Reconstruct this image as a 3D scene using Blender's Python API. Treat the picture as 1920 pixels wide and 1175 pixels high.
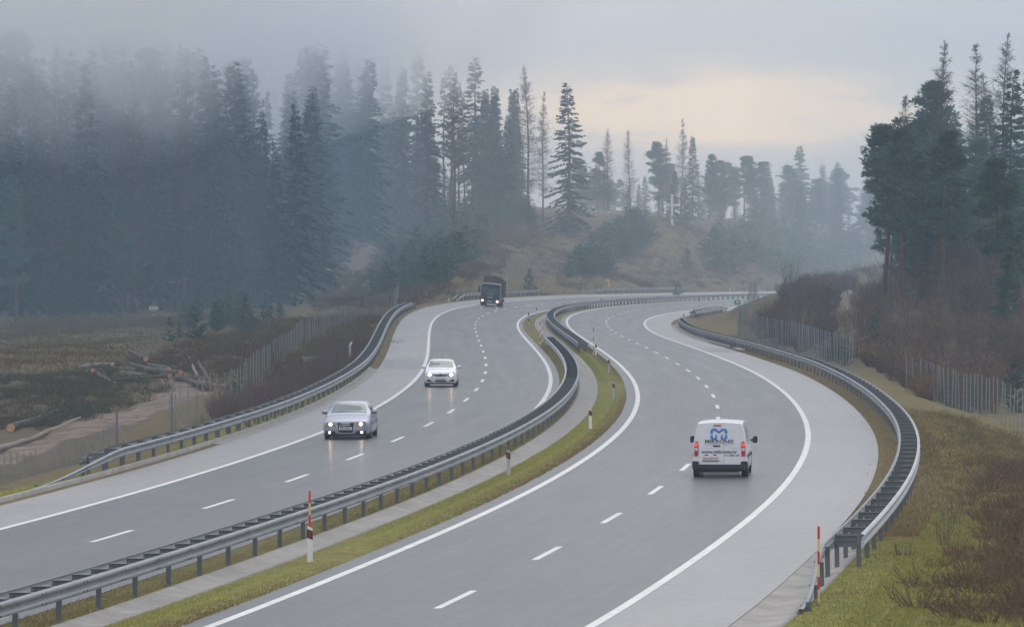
import bpy, bmesh, math, random
import numpy as np
from mathutils import Vector, Matrix
random.seed(7); RNG = np.random.default_rng(7)
for _o in list(bpy.data.objects): bpy.data.objects.remove(_o)
SC = bpy.context.scene
COL = SC.collection
R = math.radians

# ------------------------------------------------------------------ camera
CAMZ = 8.4                      # the camera stands on an overpass above the motorway
FPX = 10102.0                   # focal length in pixels of a 1920 px wide frame
YH = 440.0                      # row of the horizon
cam_d = bpy.data.cameras.new('camera')
cam = bpy.data.objects.new('camera', cam_d); COL.objects.link(cam)
cam_d.sensor_width = 36.0; cam_d.lens = FPX/1920*36
cam_d.clip_start = 1.0; cam_d.clip_end = 20000
cam.location = (0, 0, CAMZ)
cam.rotation_euler = (R(90)-math.atan((587.5-YH)/FPX), 0, 0)
SC.camera = cam

# ------------------------------------------------------------------ world: overcast sky with a bright gap low on the right
SUN_EL, SUN_AZ = R(48), R(20)
W = bpy.data.worlds.new('World'); SC.world = W; W.use_nodes = True
nt = W.node_tree; nt.nodes.clear()
def N(t, **k):
    n = nt.nodes.new(t)
    for a, b in k.items():
        if a.startswith('i_'): n.inputs[int(a[2:])].default_value = b
        else: setattr(n, a, b)
    return n
def Lk(a, b): nt.links.new(a, b)
def M_(op, a, b=None, c=None, clamp=False):
    n = N('ShaderNodeMath', operation=op, use_clamp=clamp)
    for i, v in enumerate((a, b, c)):
        if v is None: continue
        if hasattr(v, 'is_linked') or hasattr(v, 'links'): Lk(v, n.inputs[i])
        else: n.inputs[i].default_value = v
    return n.outputs[0]
sky = N('ShaderNodeTexSky', sky_type='NISHITA', sun_disc=False, sun_elevation=SUN_EL, sun_rotation=SUN_AZ)
tc = N('ShaderNodeTexCoord'); sp = N('ShaderNodeSeparateXYZ'); Lk(tc.outputs['Generated'], sp.inputs[0])
dx, dy, dz = sp.outputs
az = M_('DIVIDE', dx, M_('MAXIMUM', dy, 0.05)); el = M_('DIVIDE', dz, M_('MAXIMUM', dy, 0.05))
cmb = N('ShaderNodeCombineXYZ'); Lk(M_('MULTIPLY', az, 60.0), cmb.inputs[0]); Lk(M_('MULTIPLY', el, 260.0), cmb.inputs[1])
nz = N('ShaderNodeTexNoise', i_2=1.0, i_3=5.0, i_4=0.55); Lk(cmb.outputs[0], nz.inputs['Vector'])
cmb2 = N('ShaderNodeCombineXYZ'); Lk(M_('MULTIPLY', az, 22.0), cmb2.inputs[0]); Lk(M_('MULTIPLY', el, 70.0), cmb2.inputs[1])
nz2 = N('ShaderNodeTexNoise', i_2=1.0, i_3=3.0, i_4=0.5); Lk(cmb2.outputs[0], nz2.inputs['Vector'])
# grey cloud: brighter towards the zenith
zen = N('ShaderNodeMapRange', i_1=0.0, i_2=0.9, i_3=0.0, i_4=1.0); Lk(dz, zen.inputs[0])
ramp = N('ShaderNodeMix', data_type='RGBA'); Lk(zen.outputs[0], ramp.inputs[0])
ramp.inputs[6].default_value = (6.72, 6.66, 6.95, 1); ramp.inputs[7].default_value = (13.9, 14.0, 14.7, 1)
low = N('ShaderNodeVectorMath', operation='SCALE'); Lk(ramp.outputs[2], low.inputs[0])
Lk(M_('ADD', 0.86, M_('MULTIPLY', nz2.outputs[0], 0.26)), low.inputs['Scale'])
# the gap in the cloud
def gauss(v, c, s): return M_('EXPONENT', M_('MULTIPLY', M_('POWER', M_('ABSOLUTE', M_('DIVIDE', M_('SUBTRACT', v, c), s)), 2.0), -1.0))
band = M_('MULTIPLY', gauss(el, 0.0232, 0.0062), gauss(az, 0.040, 0.036))
band = M_('MULTIPLY', band, M_('ADD', -0.35, M_('MULTIPLY', nz.outputs[0], 2.7)))
gap = N('ShaderNodeMix', data_type='RGBA'); gap.clamp_factor = True
Lk(M_('MULTIPLY', band, 1.7, clamp=True), gap.inputs[0]); Lk(low.outputs[0], gap.inputs[6]); gap.inputs[7].default_value = (15.0, 11.2, 7.2, 1)
mixs = N('ShaderNodeMix', data_type='RGBA'); mixs.inputs[0].default_value = 0.95
Lk(sky.outputs[0], mixs.inputs[6]); Lk(gap.outputs[2], mixs.inputs[7])
bg = N('ShaderNodeBackground'); bg.inputs[1].default_value = 0.1; Lk(mixs.outputs[2], bg.inputs[0])
wo = N('ShaderNodeOutputWorld'); Lk(bg.outputs[0], wo.inputs[0])

sd = bpy.data.lights.new('sun', 'SUN'); sd.energy = 0.55; sd.angle = R(40); sd.color = (1.0, 0.96, 0.90)
so = bpy.data.objects.new('sun', sd); COL.objects.link(so)
so.rotation_euler = (R(90)-SUN_EL, 0, -SUN_AZ+math.pi); so.location = (0, 0, 80)

SC.view_settings.view_transform = 'Standard'; SC.view_settings.look = 'None'
SC.view_settings.exposure = 0.0; SC.view_settings.gamma = 1.0
SC.render.engine = 'CYCLES'
cy = SC.cycles
cy.max_bounces = 10; cy.diffuse_bounces = 2; cy.glossy_bounces = 2; cy.transmission_bounces = 4; cy.volume_bounces = 8; cy.transparent_max_bounces = 8
cy.use_denoising = True; cy.sample_clamp_indirect = 4.0
try: cy.denoising_prefilter = 'ACCURATE'
except Exception: pass

# ------------------------------------------------------------------ materials
def mat(name, base, rough=0.8, spec=0.3, metal=0.0, vary=None, vscale=1.0, vdetail=4.0, coord='Object', stretch=None, bump=0.0, bscale=40.0, coat=0.0, attr=None):
    m = bpy.data.materials.new(name); m.use_nodes = True
    t = m.node_tree; b = t.nodes['Principled BSDF']
    b.inputs['Roughness'].default_value = rough; b.inputs['Metallic'].default_value = metal
    b.inputs['Specular IOR Level'].default_value = spec; b.inputs['Coat Weight'].default_value = coat
    b.inputs['Base Color'].default_value = (*base, 1)
    src = None
    if vary or bump:
        c = t.nodes.new('ShaderNodeTexCoord'); src = c.outputs[coord]
        if stretch:
            mp = t.nodes.new('ShaderNodeMapping'); mp.inputs['Scale'].default_value = stretch
            t.links.new(src, mp.inputs[0]); src = mp.outputs[0]
    if vary:
        n = t.nodes.new('ShaderNodeTexNoise'); n.inputs['Scale'].default_value = vscale; n.inputs['Detail'].default_value = vdetail
        n.inputs['Roughness'].default_value = 0.65
        t.links.new(src, n.inputs['Vector'])
        r = t.nodes.new('ShaderNodeMapRange'); r.inputs[1].default_value = 0.3; r.inputs[2].default_value = 0.7
        t.links.new(n.outputs[0], r.inputs[0])
        mx = t.nodes.new('ShaderNodeMix'); mx.data_type = 'RGBA'
        t.links.new(r.outputs[0], mx.inputs[0]); mx.inputs[6].default_value = (*base, 1); mx.inputs[7].default_value = (*vary, 1)
        t.links.new(mx.outputs[2], b.inputs['Base Color'])
    if bump:
        n2 = t.nodes.new('ShaderNodeTexNoise'); n2.inputs['Scale'].default_value = bscale; n2.inputs['Detail'].default_value = 3
        t.links.new(src, n2.inputs['Vector'])
        bp = t.nodes.new('ShaderNodeBump'); bp.inputs['Strength'].default_value = bump; bp.inputs['Distance'].default_value = 0.02
        t.links.new(n2.outputs[0], bp.inputs['Height']); t.links.new(bp.outputs[0], b.inputs['Normal'])
    return m
def emit(name, col, strength):
    m = bpy.data.materials.new(name); m.use_nodes = True; b = m.node_tree.nodes['Principled BSDF']
    b.inputs['Base Color'].default_value = (*col, 1); b.inputs['Emission Color'].default_value = (*col, 1); b.inputs['Emission Strength'].default_value = strength
    return m
def foliage(name, a, b_, scale=0.6, sc2=3.0):
    """leaf colour with large clumps of lighter and darker growth, plus a tint of its own for every tree"""
    m = mat(name, a, rough=0.75, spec=0.15, vary=b_, vscale=scale, vdetail=3)
    t = m.node_tree; b = t.nodes['Principled BSDF']
    src = b.inputs['Base Color'].links[0].from_socket
    oi = t.nodes.new('ShaderNodeObjectInfo'); mr = t.nodes.new('ShaderNodeMapRange')
    mr.inputs[3].default_value = 0.72; mr.inputs[4].default_value = 1.3
    t.links.new(oi.outputs['Random'], mr.inputs[0])
    v = t.nodes.new('ShaderNodeVectorMath'); v.operation = 'SCALE'
    t.links.new(src, v.inputs[0]); t.links.new(mr.outputs[0], v.inputs['Scale']); t.links.new(v.outputs[0], b.inputs['Base Color'])
    return m

def road_mat(name, base, wear, seam, rough, spec):
    """asphalt: fine grain, streaks along the driving direction, wheel tracks (UV = metres across, metres along)"""
    m = bpy.data.materials.new(name); m.use_nodes = True; t = m.node_tree; b = t.nodes['Principled BSDF']
    uv = t.nodes.new('ShaderNodeUVMap'); uv.uv_map = 'UVMap'
    def noise(sc, scale, det):
        mp = t.nodes.new('ShaderNodeMapping'); mp.inputs['Scale'].default_value = sc; t.links.new(uv.outputs[0], mp.inputs[0])
        n = t.nodes.new('ShaderNodeTexNoise'); n.inputs['Scale'].default_value = scale; n.inputs['Detail'].default_value = det; n.inputs['Roughness'].default_value = 0.6
        t.links.new(mp.outputs[0], n.inputs['Vector']); return n.outputs[0]
    def math(op, a, c, clamp=False):
        n = t.nodes.new('ShaderNodeMath'); n.operation = op; n.use_clamp = clamp
        for i, v in enumerate((a, c)):
            if hasattr(v, 'links'): t.links.new(v, n.inputs[i])
            else: n.inputs[i].default_value = v
        return n.outputs[0]
    n1 = noise((1, 0.03, 1), 1.1, 4); n2 = noise((1, 0.25, 1), 0.25, 3); n3 = noise((1, 0.3, 1), 4, 6)
    s = math('ADD', math('ADD', math('MULTIPLY', n1, 0.5), math('MULTIPLY', n2, 0.5)), math('MULTIPLY', math('SUBTRACT', n3, 0.5), 0.75))
    fac = math('MULTIPLY', math('SUBTRACT', s, 0.34), 3.0, True)
    mx = t.nodes.new('ShaderNodeMix'); mx.data_type = 'RGBA'; t.links.new(fac, mx.inputs[0])
    mx.inputs[6].default_value = (*base, 1); mx.inputs[7].default_value = (*wear, 1)
    # transverse joints / paving strips
    n4 = noise((0.02, 1, 1), 0.35, 2)
    j = math('MULTIPLY', math('GREATER_THAN', n4, 0.63), seam)
    mx2 = t.nodes.new('ShaderNodeMix'); mx2.data_type = 'RGBA'; t.links.new(j, mx2.inputs[0]); t.links.new(mx.outputs[2], mx2.inputs[6])
    mx2.inputs[7].default_value = (base[0]*.7, base[1]*.7, base[2]*.72, 1)
    t.links.new(mx2.outputs[2], b.inputs['Base Color'])
    b.inputs['Specular IOR Level'].default_value = spec
    b.inputs['Coat Weight'].default_value = .16; b.inputs['Coat Roughness'].default_value = .15; b.inputs['Coat IOR'].default_value = 1.33
    t.links.new(math('ADD', math('MULTIPLY', n1, 0.22), rough-0.11), b.inputs['Roughness'])
    bp = t.nodes.new('ShaderNodeBump'); bp.inputs['Strength'].default_value = 0.12; bp.inputs['Distance'].default_value = 0.01
    n5 = noise((1, 1, 1), 60, 2); t.links.new(n5, bp.inputs['Height']); t.links.new(bp.outputs[0], b.inputs['Normal'])
    return m

MT = {}
MT['asphalt'] = road_mat('asphalt', (0.040, 0.043, 0.047), (0.078, 0.081, 0.087), 0.35, 0.40, 0.4)
MT['asphalt_patch'] = road_mat('asphalt_patch', (0.095, 0.10, 0.108), (0.125, 0.13, 0.137), 0.3, 0.36, 0.5)
MT['shoulder'] = road_mat('shoulder', (0.175, 0.171, 0.172), (0.24, 0.233, 0.233), 0.15, 0.40, 0.5)
MT['white_line'] = mat('white_line', (0.50, 0.50, 0.49), 0.55, vary=(0.74, 0.74, 0.73), vscale=2.2, vdetail=8)
MT['concrete'] = mat('concrete', (0.20, 0.19, 0.18), 0.75, vary=(0.34, 0.325, 0.305), vscale=0.9, vdetail=8, bump=0.3)
MT['kerb'] = mat('kerb', (0.22, 0.21, 0.19), 0.85, vary=(0.33, 0.32, 0.30), vscale=1.5, bump=0.2)
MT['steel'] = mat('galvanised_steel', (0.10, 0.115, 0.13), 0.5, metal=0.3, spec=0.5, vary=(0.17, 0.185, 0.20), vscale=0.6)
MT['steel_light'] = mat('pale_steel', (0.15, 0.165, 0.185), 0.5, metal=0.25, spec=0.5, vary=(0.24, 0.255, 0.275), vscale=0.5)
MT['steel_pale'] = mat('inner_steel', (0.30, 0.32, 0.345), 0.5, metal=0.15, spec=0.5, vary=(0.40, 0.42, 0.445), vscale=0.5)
MT['steel_dark'] = mat('weathered_steel', (0.13, 0.15, 0.17), 0.55, metal=0.35, spec=0.5, vary=(0.19, 0.21, 0.23), vscale=0.8)
MT['wire'] = mat('fence_wire', (0.24, 0.26, 0.28), 0.5, metal=0.3)
MT['post_steel'] = mat('fence_post_steel', (0.22, 0.245, 0.27), 0.5, metal=0.2)
MT['white'] = mat('white_plastic', (0.75, 0.75, 0.74), 0.45, vary=(0.66, 0.66, 0.64), vscale=3)
MT['grime_white'] = mat('grimy_plastic', (0.36, 0.36, 0.34), 0.6, vary=(0.47, 0.47, 0.45), vscale=3)
MT['black'] = mat('black_plastic', (0.018, 0.019, 0.022), 0.5)
MT['band'] = mat('dark_band', (0.05, 0.03, 0.035), 0.5)
MT['red'] = mat('red_reflector', (0.34, 0.02, 0.03), 0.4)
MT['pole_red'] = mat('red_paint', (0.55, 0.035, 0.03), 0.5)
MT['pole_yellow'] = mat('yellow_paint', (0.66, 0.52, 0.20), 0.5)
MT['yellow'] = mat('sign_yellow', (0.75, 0.48, 0.05), 0.5)
MT['green'] = mat('sign_green', (0.03, 0.30, 0.20), 0.5)
MT['bluegrey'] = mat('sign_bluegrey', (0.28, 0.40, 0.46), 0.5)
MT['ink'] = mat('sign_ink', (0.05, 0.06, 0.08), 0.6)
MT['bark'] = mat('bark_grey', (0.045, 0.038, 0.034), 0.9, vary=(0.085, 0.075, 0.066), vscale=2.0)
MT['bark_pine'] = mat('bark_pine', (0.10, 0.055, 0.036), 0.9, vary=(0.17, 0.085, 0.05), vscale=1.2)
MT['cut'] = mat('cut_wood', (0.52, 0.24, 0.12), 0.8, vary=(0.62, 0.36, 0.2), vscale=5)
MT['log_bark'] = mat('log_bark', (0.07, 0.06, 0.055), 0.9, vary=(0.14, 0.12, 0.11), vscale=2.5)
MT['bleached'] = mat('bleached_wood', (0.20, 0.17, 0.145), 0.9, vary=(0.30, 0.26, 0.22), vscale=1.5)
MT['spruce'] = foliage('spruce_needles', (0.017, 0.042, 0.034), (0.038, 0.074, 0.052), 0.35)
MT['pine'] = foliage('pine_needles', (0.040, 0.095, 0.078), (0.09, 0.15, 0.112), 0.4)
MT['young'] = foliage('young_pine_needles', (0.044, 0.096, 0.068), (0.08, 0.145, 0.092), 0.7)
MT['larch'] = foliage('bare_larch_twigs', (0.055, 0.042, 0.034), (0.095, 0.07, 0.052), 0.4)
MT['twig'] = foliage('bare_twigs', (0.074, 0.056, 0.052), (0.125, 0.09, 0.078), 0.35)
MT['brushleaf'] = foliage('rusty_brush', (0.11, 0.075, 0.046), (0.18, 0.11, 0.062), 0.3)
MT['heath'] = foliage('heather', (0.085, 0.075, 0.044), (0.15, 0.12, 0.068), 0.5)
MT['straw'] = foliage('straw', (0.14, 0.105, 0.06), (0.23, 0.175, 0.10), 0.5)
MT['greenery'] = foliage('green_brash', (0.06, 0.095, 0.052), (0.115, 0.145, 0.08), 0.6)

# ------------------------------------------------------------------ object helpers
def link(o): COL.objects.link(o); return o
def tag(o, label=None, cat=None, group=None, kind=None):
    if label: o['label'] = label
    if cat: o['category'] = cat
    if group: o['group'] = group
    if kind: o['kind'] = kind
    return o
def thing(name, label, cat, loc=(0, 0, 0), rot=(0, 0, 0), group=None, scale=1.0):
    o = bpy.data.objects.new(name, None); link(o); o.empty_display_size = 0.2
    o.location = loc; o.rotation_euler = rot
    o.scale = scale if isinstance(scale, tuple) else (scale,)*3
    return tag(o, label, cat, group)
def put(name, me, parent=None, loc=(0, 0, 0), rot=(0, 0, 0), scale=(1, 1, 1)):
    o = bpy.data.objects.new(name, me); link(o); o.location = loc; o.rotation_euler = rot; o.scale = scale
    if parent: o.parent = parent
    return o
class MB:
    """collects shapes and links them as ONE mesh"""
    def __init__(s): s.v = []; s.f = []; s.n = 0
    def add(s, v, f):
        k = s.n
        s.v.extend([tuple(p) for p in v]); s.f.extend([tuple(i+k for i in q) for q in f]); s.n += len(v); return s
    def box(s, c, d, rot=None):
        x, y, z = d[0]/2, d[1]/2, d[2]/2
        v = [Vector(p) for p in ((-x,-y,-z),(x,-y,-z),(x,y,-z),(-x,y,-z),(-x,-y,z),(x,-y,z),(x,y,z),(-x,y,z))]
        if rot is not None: v = [rot @ p for p in v]
        return s.add([p+Vector(c) for p in v], [(0,3,2,1),(4,5,6,7),(0,1,5,4),(1,2,6,5),(2,3,7,6),(3,0,4,7)])
    def tube(s, pts, rad, n=8, cap=True):
        pts = [Vector(p) for p in pts]; rr = rad if isinstance(rad, (list, tuple)) else [rad]*len(pts)
        v = []; f = []
        for i, p in enumerate(pts):
            d = (pts[min(i+1, len(pts)-1)]-pts[max(i-1, 0)]).normalized()
            a = d.cross(Vector((0, 0, 1)) if abs(d.z) < .95 else Vector((1, 0, 0))).normalized(); b = d.cross(a)
            for k in range(n):
                t = 2*math.pi*k/n; v.append(p+(a*math.cos(t)+b*math.sin(t))*rr[i])
        for i in range(len(pts)-1):
            for k in range(n):
                f.append((i*n+k, i*n+(k+1) % n, (i+1)*n+(k+1) % n, (i+1)*n+k))
        if cap: f.append(tuple(range(n))); f.append(tuple((len(pts)-1)*n+k for k in range(n))[::-1])
        return s.add(v, f)
    def prism(s, poly, y0, y1):
        """outline in xz, extruded along y"""
        n = len(poly)
        v = [(x, y0, z) for x, z in poly]+[(x, y1, z) for x, z in poly]
        f = [tuple(range(n))[::-1], tuple(range(n, 2*n))]+[(i, (i+1) % n, n+(i+1) % n, n+i) for i in range(n)]
        return s.add(v, f)
    def prism_x(s, poly, x0, x1):
        n = len(poly)
        v = [(x0, y, z) for y, z in poly]+[(x1, y, z) for y, z in poly]
        f = [tuple(range(n)), tuple(range(n, 2*n))[::-1]]+[(i, n+i, n+(i+1) % n, (i+1) % n) for i in range(n)]
        return s.add(v, f)
    def mesh(s, name, m, smooth=False):
        me = bpy.data.meshes.new(name); me.from_pydata(s.v, [], s.f); me.materials.append(m)
        if smooth: me.polygons.foreach_set('use_smooth', [True]*len(me.polygons))
        bm = bmesh.new(); bm.from_mesh(me); bmesh.ops.recalc_face_normals(bm, faces=bm.faces); bm.to_mesh(me); bm.free()
        return me
    def build(s, name, m, parent=None, smooth=False, loc=(0, 0, 0), rot=(0, 0, 0)):
        return put(name, s.mesh(name, m, smooth), parent, loc, rot)
def np_mesh(name, V, F, m, smooth=False):
    """fast mesh from arrays; F is (n,3) or (n,4)"""
    me = bpy.data.meshes.new(name); V = np.asarray(V, np.float32); F = np.asarray(F, np.int32); k = F.shape[1]
    me.vertices.add(len(V)); me.vertices.foreach_set('co', V.ravel())
    me.loops.add(F.size); me.loops.foreach_set('vertex_index', F.ravel())
    me.polygons.add(len(F)); me.polygons.foreach_set('loop_start', np.arange(0, F.size, k, dtype=np.int32))
    if smooth: me.polygons.foreach_set('use_smooth', np.ones(len(F), bool))
    me.materials.append(m); me.update(calc_edges=True); me.validate(); return me
def text(txt, size, m, parent, loc, rot=(R(90), 0, 0), name='lettering', sx=1.0, bold=0.0):
    cu = bpy.data.curves.new('t', 'FONT'); cu.body = txt; cu.size = size; cu.align_x = 'CENTER'; cu.align_y = 'CENTER'; cu.offset = bold; cu.extrude = 0.002; cu.resolution_u = 3
    o = bpy.data.objects.new('t', cu); COL.objects.link(o)
    bpy.context.view_layer.update()
    me = bpy.data.meshes.new_from_object(o.evaluated_get(bpy.context.evaluated_depsgraph_get()))
    bpy.data.objects.remove(o); me.materials.clear(); me.materials.append(m)
    return put(name, me, parent, loc, rot, (sx, 1, 1))

# ------------------------------------------------------------------ the motorway in plan: curvature, height and banking by arc length s
P_ = [1.01021, -1.17349, 113.20158, 0.11886, -2.17835, -0.38236, -0.67598, -0.66367, -0.61, -0.47828, -0.39355, -0.17747, 0.01571, 0.09425, 0.28975, 0.50684, 0.7258, 0.91213, 0.74881, 0.83322, 0.95596, 0.93213, 0.90841, 0.88478, 0.86118, 0.83761, 0.81404, -7.62084, -7.91215, -8.11467, -8.25529, -8.25213, -8.37736, -8.42912, -8.62689, -9.00906, -9.46854, -9.92802, -10.3875, 2.78595, 0.43642, -1.3423, -0.4978, -3.43393, -6.85893, -7.8034, -7.88591, -8.15606, -8.31098, -8.32576, -8.29389, 2.25797, 1.34082, 1.01022, -0.43584, -4.23201, -7.21094, -8.58605, -8.93984, -8.83454, -7.73569, -6.54026, -5.31493]
SS = np.arange(-30, 860.1, 2.0)
_k = np.interp(SS, np.arange(-30, 861, 40.), np.array(P_[4:27])*1e-3)
_zk = np.arange(-30, 861, 80.)
def smooth(a, n=11):
    p = np.pad(a, n, mode='reflect', reflect_type='odd'); w = np.hanning(2*n+1); return np.convolve(p, w/w.sum(), 'same')[n:-n]
ZZ = smooth(np.interp(SS, _zk, P_[27:39]))+CAMZ
CR = smooth(np.interp(SS, _zk, P_[39:51])*.01); CL = smooth(np.interp(SS, _zk, P_[51:63])*.01)
_i0 = 15
TH = np.r_[0, np.cumsum((_k[1:]+_k[:-1]))]; TH = TH-TH[_i0]+P_[3]
_sx, _cx = np.sin(TH), np.cos(TH)
PX = np.r_[0, np.cumsum(_sx[1:]+_sx[:-1])]; PX = PX-PX[_i0]+P_[1]
PY = np.r_[0, np.cumsum(_cx[1:]+_cx[:-1])]; PY = PY-PY[_i0]+P_[2]
WL = 3.85; LC = -12.355; ML, MR = LC+WL, -WL
def rz(s, o):
    s = np.asarray(s, float); o = np.asarray(o, float)
    z = np.interp(s, SS, ZZ)
    return z+np.where(o >= MR, np.interp(s, SS, CR)*(o-MR), 0)+np.where(o <= ML, np.interp(s, SS, CL)*(o-ML), 0)
def rp(s, o, h=0.0):
    s = np.asarray(s, float); o = np.asarray(o, float)
    th = np.interp(s, SS, TH)
    return np.stack([np.interp(s, SS, PX)+o*np.cos(th), np.interp(s, SS, PY)-o*np.sin(th), rz(s, o)+h], -1)
def heading(s): return float(np.interp(s, SS, TH))
def bank(s, o): return float(np.interp(s, SS, CR if o >= MR else CL)) if not (ML < o < MR) else 0.0
def sweep(name, s0, s1, prof, m, parent=None, step=2.0, closed=False, of=None, hf=None, smooth_=True):
    """profile of (offset, height) drawn along the road; UV = (offset, arc length)"""
    s = np.arange(s0, s1+step*.5, step); n = len(prof)
    V = []
    for o, h in prof:
        oo = o+(of(s) if of else 0); hh = h*(hf(s) if hf else 1)
        V.append(rp(s, oo, hh))
    V = np.stack(V, 1).reshape(-1, 3)
    F = []
    m_ = n if closed else n-1
    for i in range(len(s)-1):
        for k in range(m_):
            a, b = i*n+k, i*n+(k+1) % n
            F.append((a, b, b+n, a+n))
    me = np_mesh(name, V, F, m, smooth_)
    uv = me.uv_layers.new(name='UVMap')
    vi = np.empty(len(me.loops), np.int32); me.loops.foreach_get('vertex_index', vi)
    oo = np.array([p[0] for p in prof]); arr = np.stack([oo[vi % n], s[vi//n]], -1).astype(np.float32)
    uv.data.foreach_set('uv', arr.ravel())
    return put(name, me, parent)
def pix(x, y, D):
    """a point that is seen at pixel (x, y) of the 1920 px photograph and stands D metres away"""
    return np.array([(x-960)/FPX*D, D, CAMZ-(y-YH)/FPX*D])

# ------------------------------------------------------------------ terrain: thin-plate surface through surveyed points
CTL = [(20,930,230),(200,905,232),(330,812,262),(445,762,290),(570,657,380),(735,602,500),(150,800,285),(20,850,265),(300,700,350),(100,720,350),(0,650,430),(200,640,440),(288,603,480),(60,600,500),
 (450,600,470),(450,640,420),(600,572,590),(565,545,600),(650,500,660),(690,475,700),(640,450,740),(560,490,690),(400,565,560),(750,540,640),(850,490,740),(800,440,860),(900,445,840),(700,405,900),(850,395,930),(1000,400,940),(1100,420,900),
 (1030,470,820),(960,512,770),(1000,520,775),(1160,470,880),(1220,420,960),(1262,416,905),(1200,525,800),(1245,510,800),(1310,440,930),(1400,432,1000),(1400,510,850),(1500,440,1020),(1300,540,790),(1600,440,1080),
 (1440,551,620),(1385,575,565),(1340,578,590),(1384,603,480),(1490,655,400),(1550,692,345),(1480,540,650),(1520,530,670),(1590,545,560),(1570,620,470),(1640,600,440),(1700,600,430),(1700,562,500),(1800,560,480),(1900,560,460),(1800,650,370),(1900,655,360),(1700,682,350),
 (1740,772,297),(1916,824,250),(1900,720,330),(1750,905,180),(1850,905,200),(1800,968,150),(1700,1010,140),(1900,1110,118),(0,565,620),(300,545,700),(0,520,800),(300,470,900),(600,400,960)]
CP = [pix(*c) for c in CTL]
for s in range(-30, 860, 30):
    for o in (-20.8, 9.4): CP.append(rp(s, o, -0.12))
    if s > 480:
        CP.append(rp(s, -24, 0.3))
CP += [np.array(p, float) for p in ((-90,120,-4),(-150,500,1),(-150,900,5),(90,120,-1),(150,500,6),(150,900,6),(0,-40,-1),(-60,-40,-3),(60,-40,0),(0,1500,6),(-200,1500,8),(200,1500,8),(-28,140,-2.6),(-26,180,-2.7),(16,115,0.8),(22,130,0.7),(60,300,1),(-60,300,-1.5),(-70,700,2),(60,600,4),(80,800,2),(90,950,0))]
CP = np.array(CP)
def tps_u(r2): return np.where(r2 > 0, r2*np.log(r2+1e-12), 0)
_sc = np.array([60., 150.])
_X = CP[:, :2]/_sc
_n = len(_X); _K = tps_u(((_X[:, None]-_X[None])**2).sum(-1))+np.eye(_n)*0.02
_Pm = np.c_[np.ones(_n), _X]; _A = np.block([[_K, _Pm], [_Pm.T, np.zeros((3, 3))]])
_w = np.linalg.solve(_A, np.r_[CP[:, 2], 0, 0, 0])
def tps(x, y):
    q = np.stack([np.ravel(x), np.ravel(y)], -1)/_sc; out = np.empty(len(q))
    for i in range(0, len(q), 20000):
        c = q[i:i+20000]; out[i:i+20000] = tps_u(((c[:, None]-_X[None])**2).sum(-1)) @ _w[:_n]+_w[_n]+c @ _w[_n+1:]
    return out.reshape(np.shape(x))
def nearest_s(x, y):
    x = np.ravel(x); y = np.ravel(y); s = np.interp(y, PY, SS)
    for _ in range(6):
        th = np.interp(s, SS, TH); px = np.interp(s, SS, PX); py = np.interp(s, SS, PY)
        s = np.clip(s+(x-px)*np.sin(th)+(y-py)*np.cos(th), SS[0], SS[-1])
    th = np.interp(s, SS, TH); o = (x-np.interp(s, SS, PX))*np.cos(th)-(y-np.interp(s, SS, PY))*np.sin(th)
    return s, o
def sstep(a, b, x): t = np.clip((x-a)/(b-a), 0, 1); return t*t*(3-2*t)
_ph = RNG.uniform(0, 6.28, 12)
def lumps(x, y):
    return .10*np.sin(x*.9+_ph[0]+y*.13)+.08*np.sin(y*.55+_ph[1]+x*.4)+.05*np.sin(x*2.1+y*.9+_ph[2])+.12*np.sin(y*.17+_ph[3]-x*.3)
def ground_z(x, y):
    shp = np.shape(x); x = np.ravel(np.asarray(x, float)); y = np.ravel(np.asarray(y, float))
    z = tps(x, y)
    s, o = nearest_s(x, y)
    inr = (y > PY[0]-2) & (s < SS[-1]-1)
    edge = np.where(o > -6, o-8.9, -20.6-o)            # metres outside the corridor
    side = np.where(o > -6, 9.2, -20.8)
    zr = rz(s, side)-0.10
    amp = sstep(0.5, 6, edge)
    z = z+lumps(x, y)*amp
    t = sstep(0.2, 5.0, edge)
    zo = zr*(1-t)+z*t
    zi = rz(s, np.clip(o, -20.8, 9.2))-0.45
    zz = np.where(edge > 0, zo, np.where(edge > -0.6, zi+(zr-zi)*np.clip((edge+.6)/.6, 0, 1), zi))
    z = np.where(inr, zz, z)
    return z.reshape(shp)
def gz(x, y): return float(ground_z(np.array([x]), np.array([y]))[0])
def at(x, y, D0=100, D1=1300):
    """where the ray through a pixel first meets the ground"""
    D = np.concatenate([np.arange(D0, 400, 1.0), np.arange(400, D1, 2.0)])
    X = (x-960)/FPX*D; Z = CAMZ-(y-YH)/FPX*D; g = ground_z(X, D)
    i = np.argmax(Z <= g) if np.any(Z <= g) else len(D)-1
    return np.array([X[i], D[i], g[i]])
rows = np.concatenate([np.arange(-60, 96, 12.), np.arange(96, 260, 1.5), np.arange(260, 560, 2.5), np.arange(560, 1000, 4.), np.arange(1000, 1500, 20.), np.array([1550, 1700, 2000, 2600, 3600, 5200, 8000.])])
uu = np.concatenate([np.array([-9, -5, -3, -1.6, -.9, -.55, -.34, -.24, -.18, -.15, -.13, -.118]), np.linspace(-.108, .108, 210), np.array([.118, .13, .15, .18, .24, .34, .55, .9, 1.6, 3, 5, 9])])
GD, GU = np.meshgrid(rows, uu, indexing='ij'); GX = GU*(np.maximum(GD, 40)+20.0)
Dc = np.clip(GD, -60, 1500); Xc = np.clip(GX, -200, 200)
GZ = ground_z(Xc, Dc)
GV = np.stack([GX, GD, GZ], -1).reshape(-1, 3)
nr, nc = GD.shape
idx = np.arange(nr*nc).reshape(nr, nc)
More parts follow.
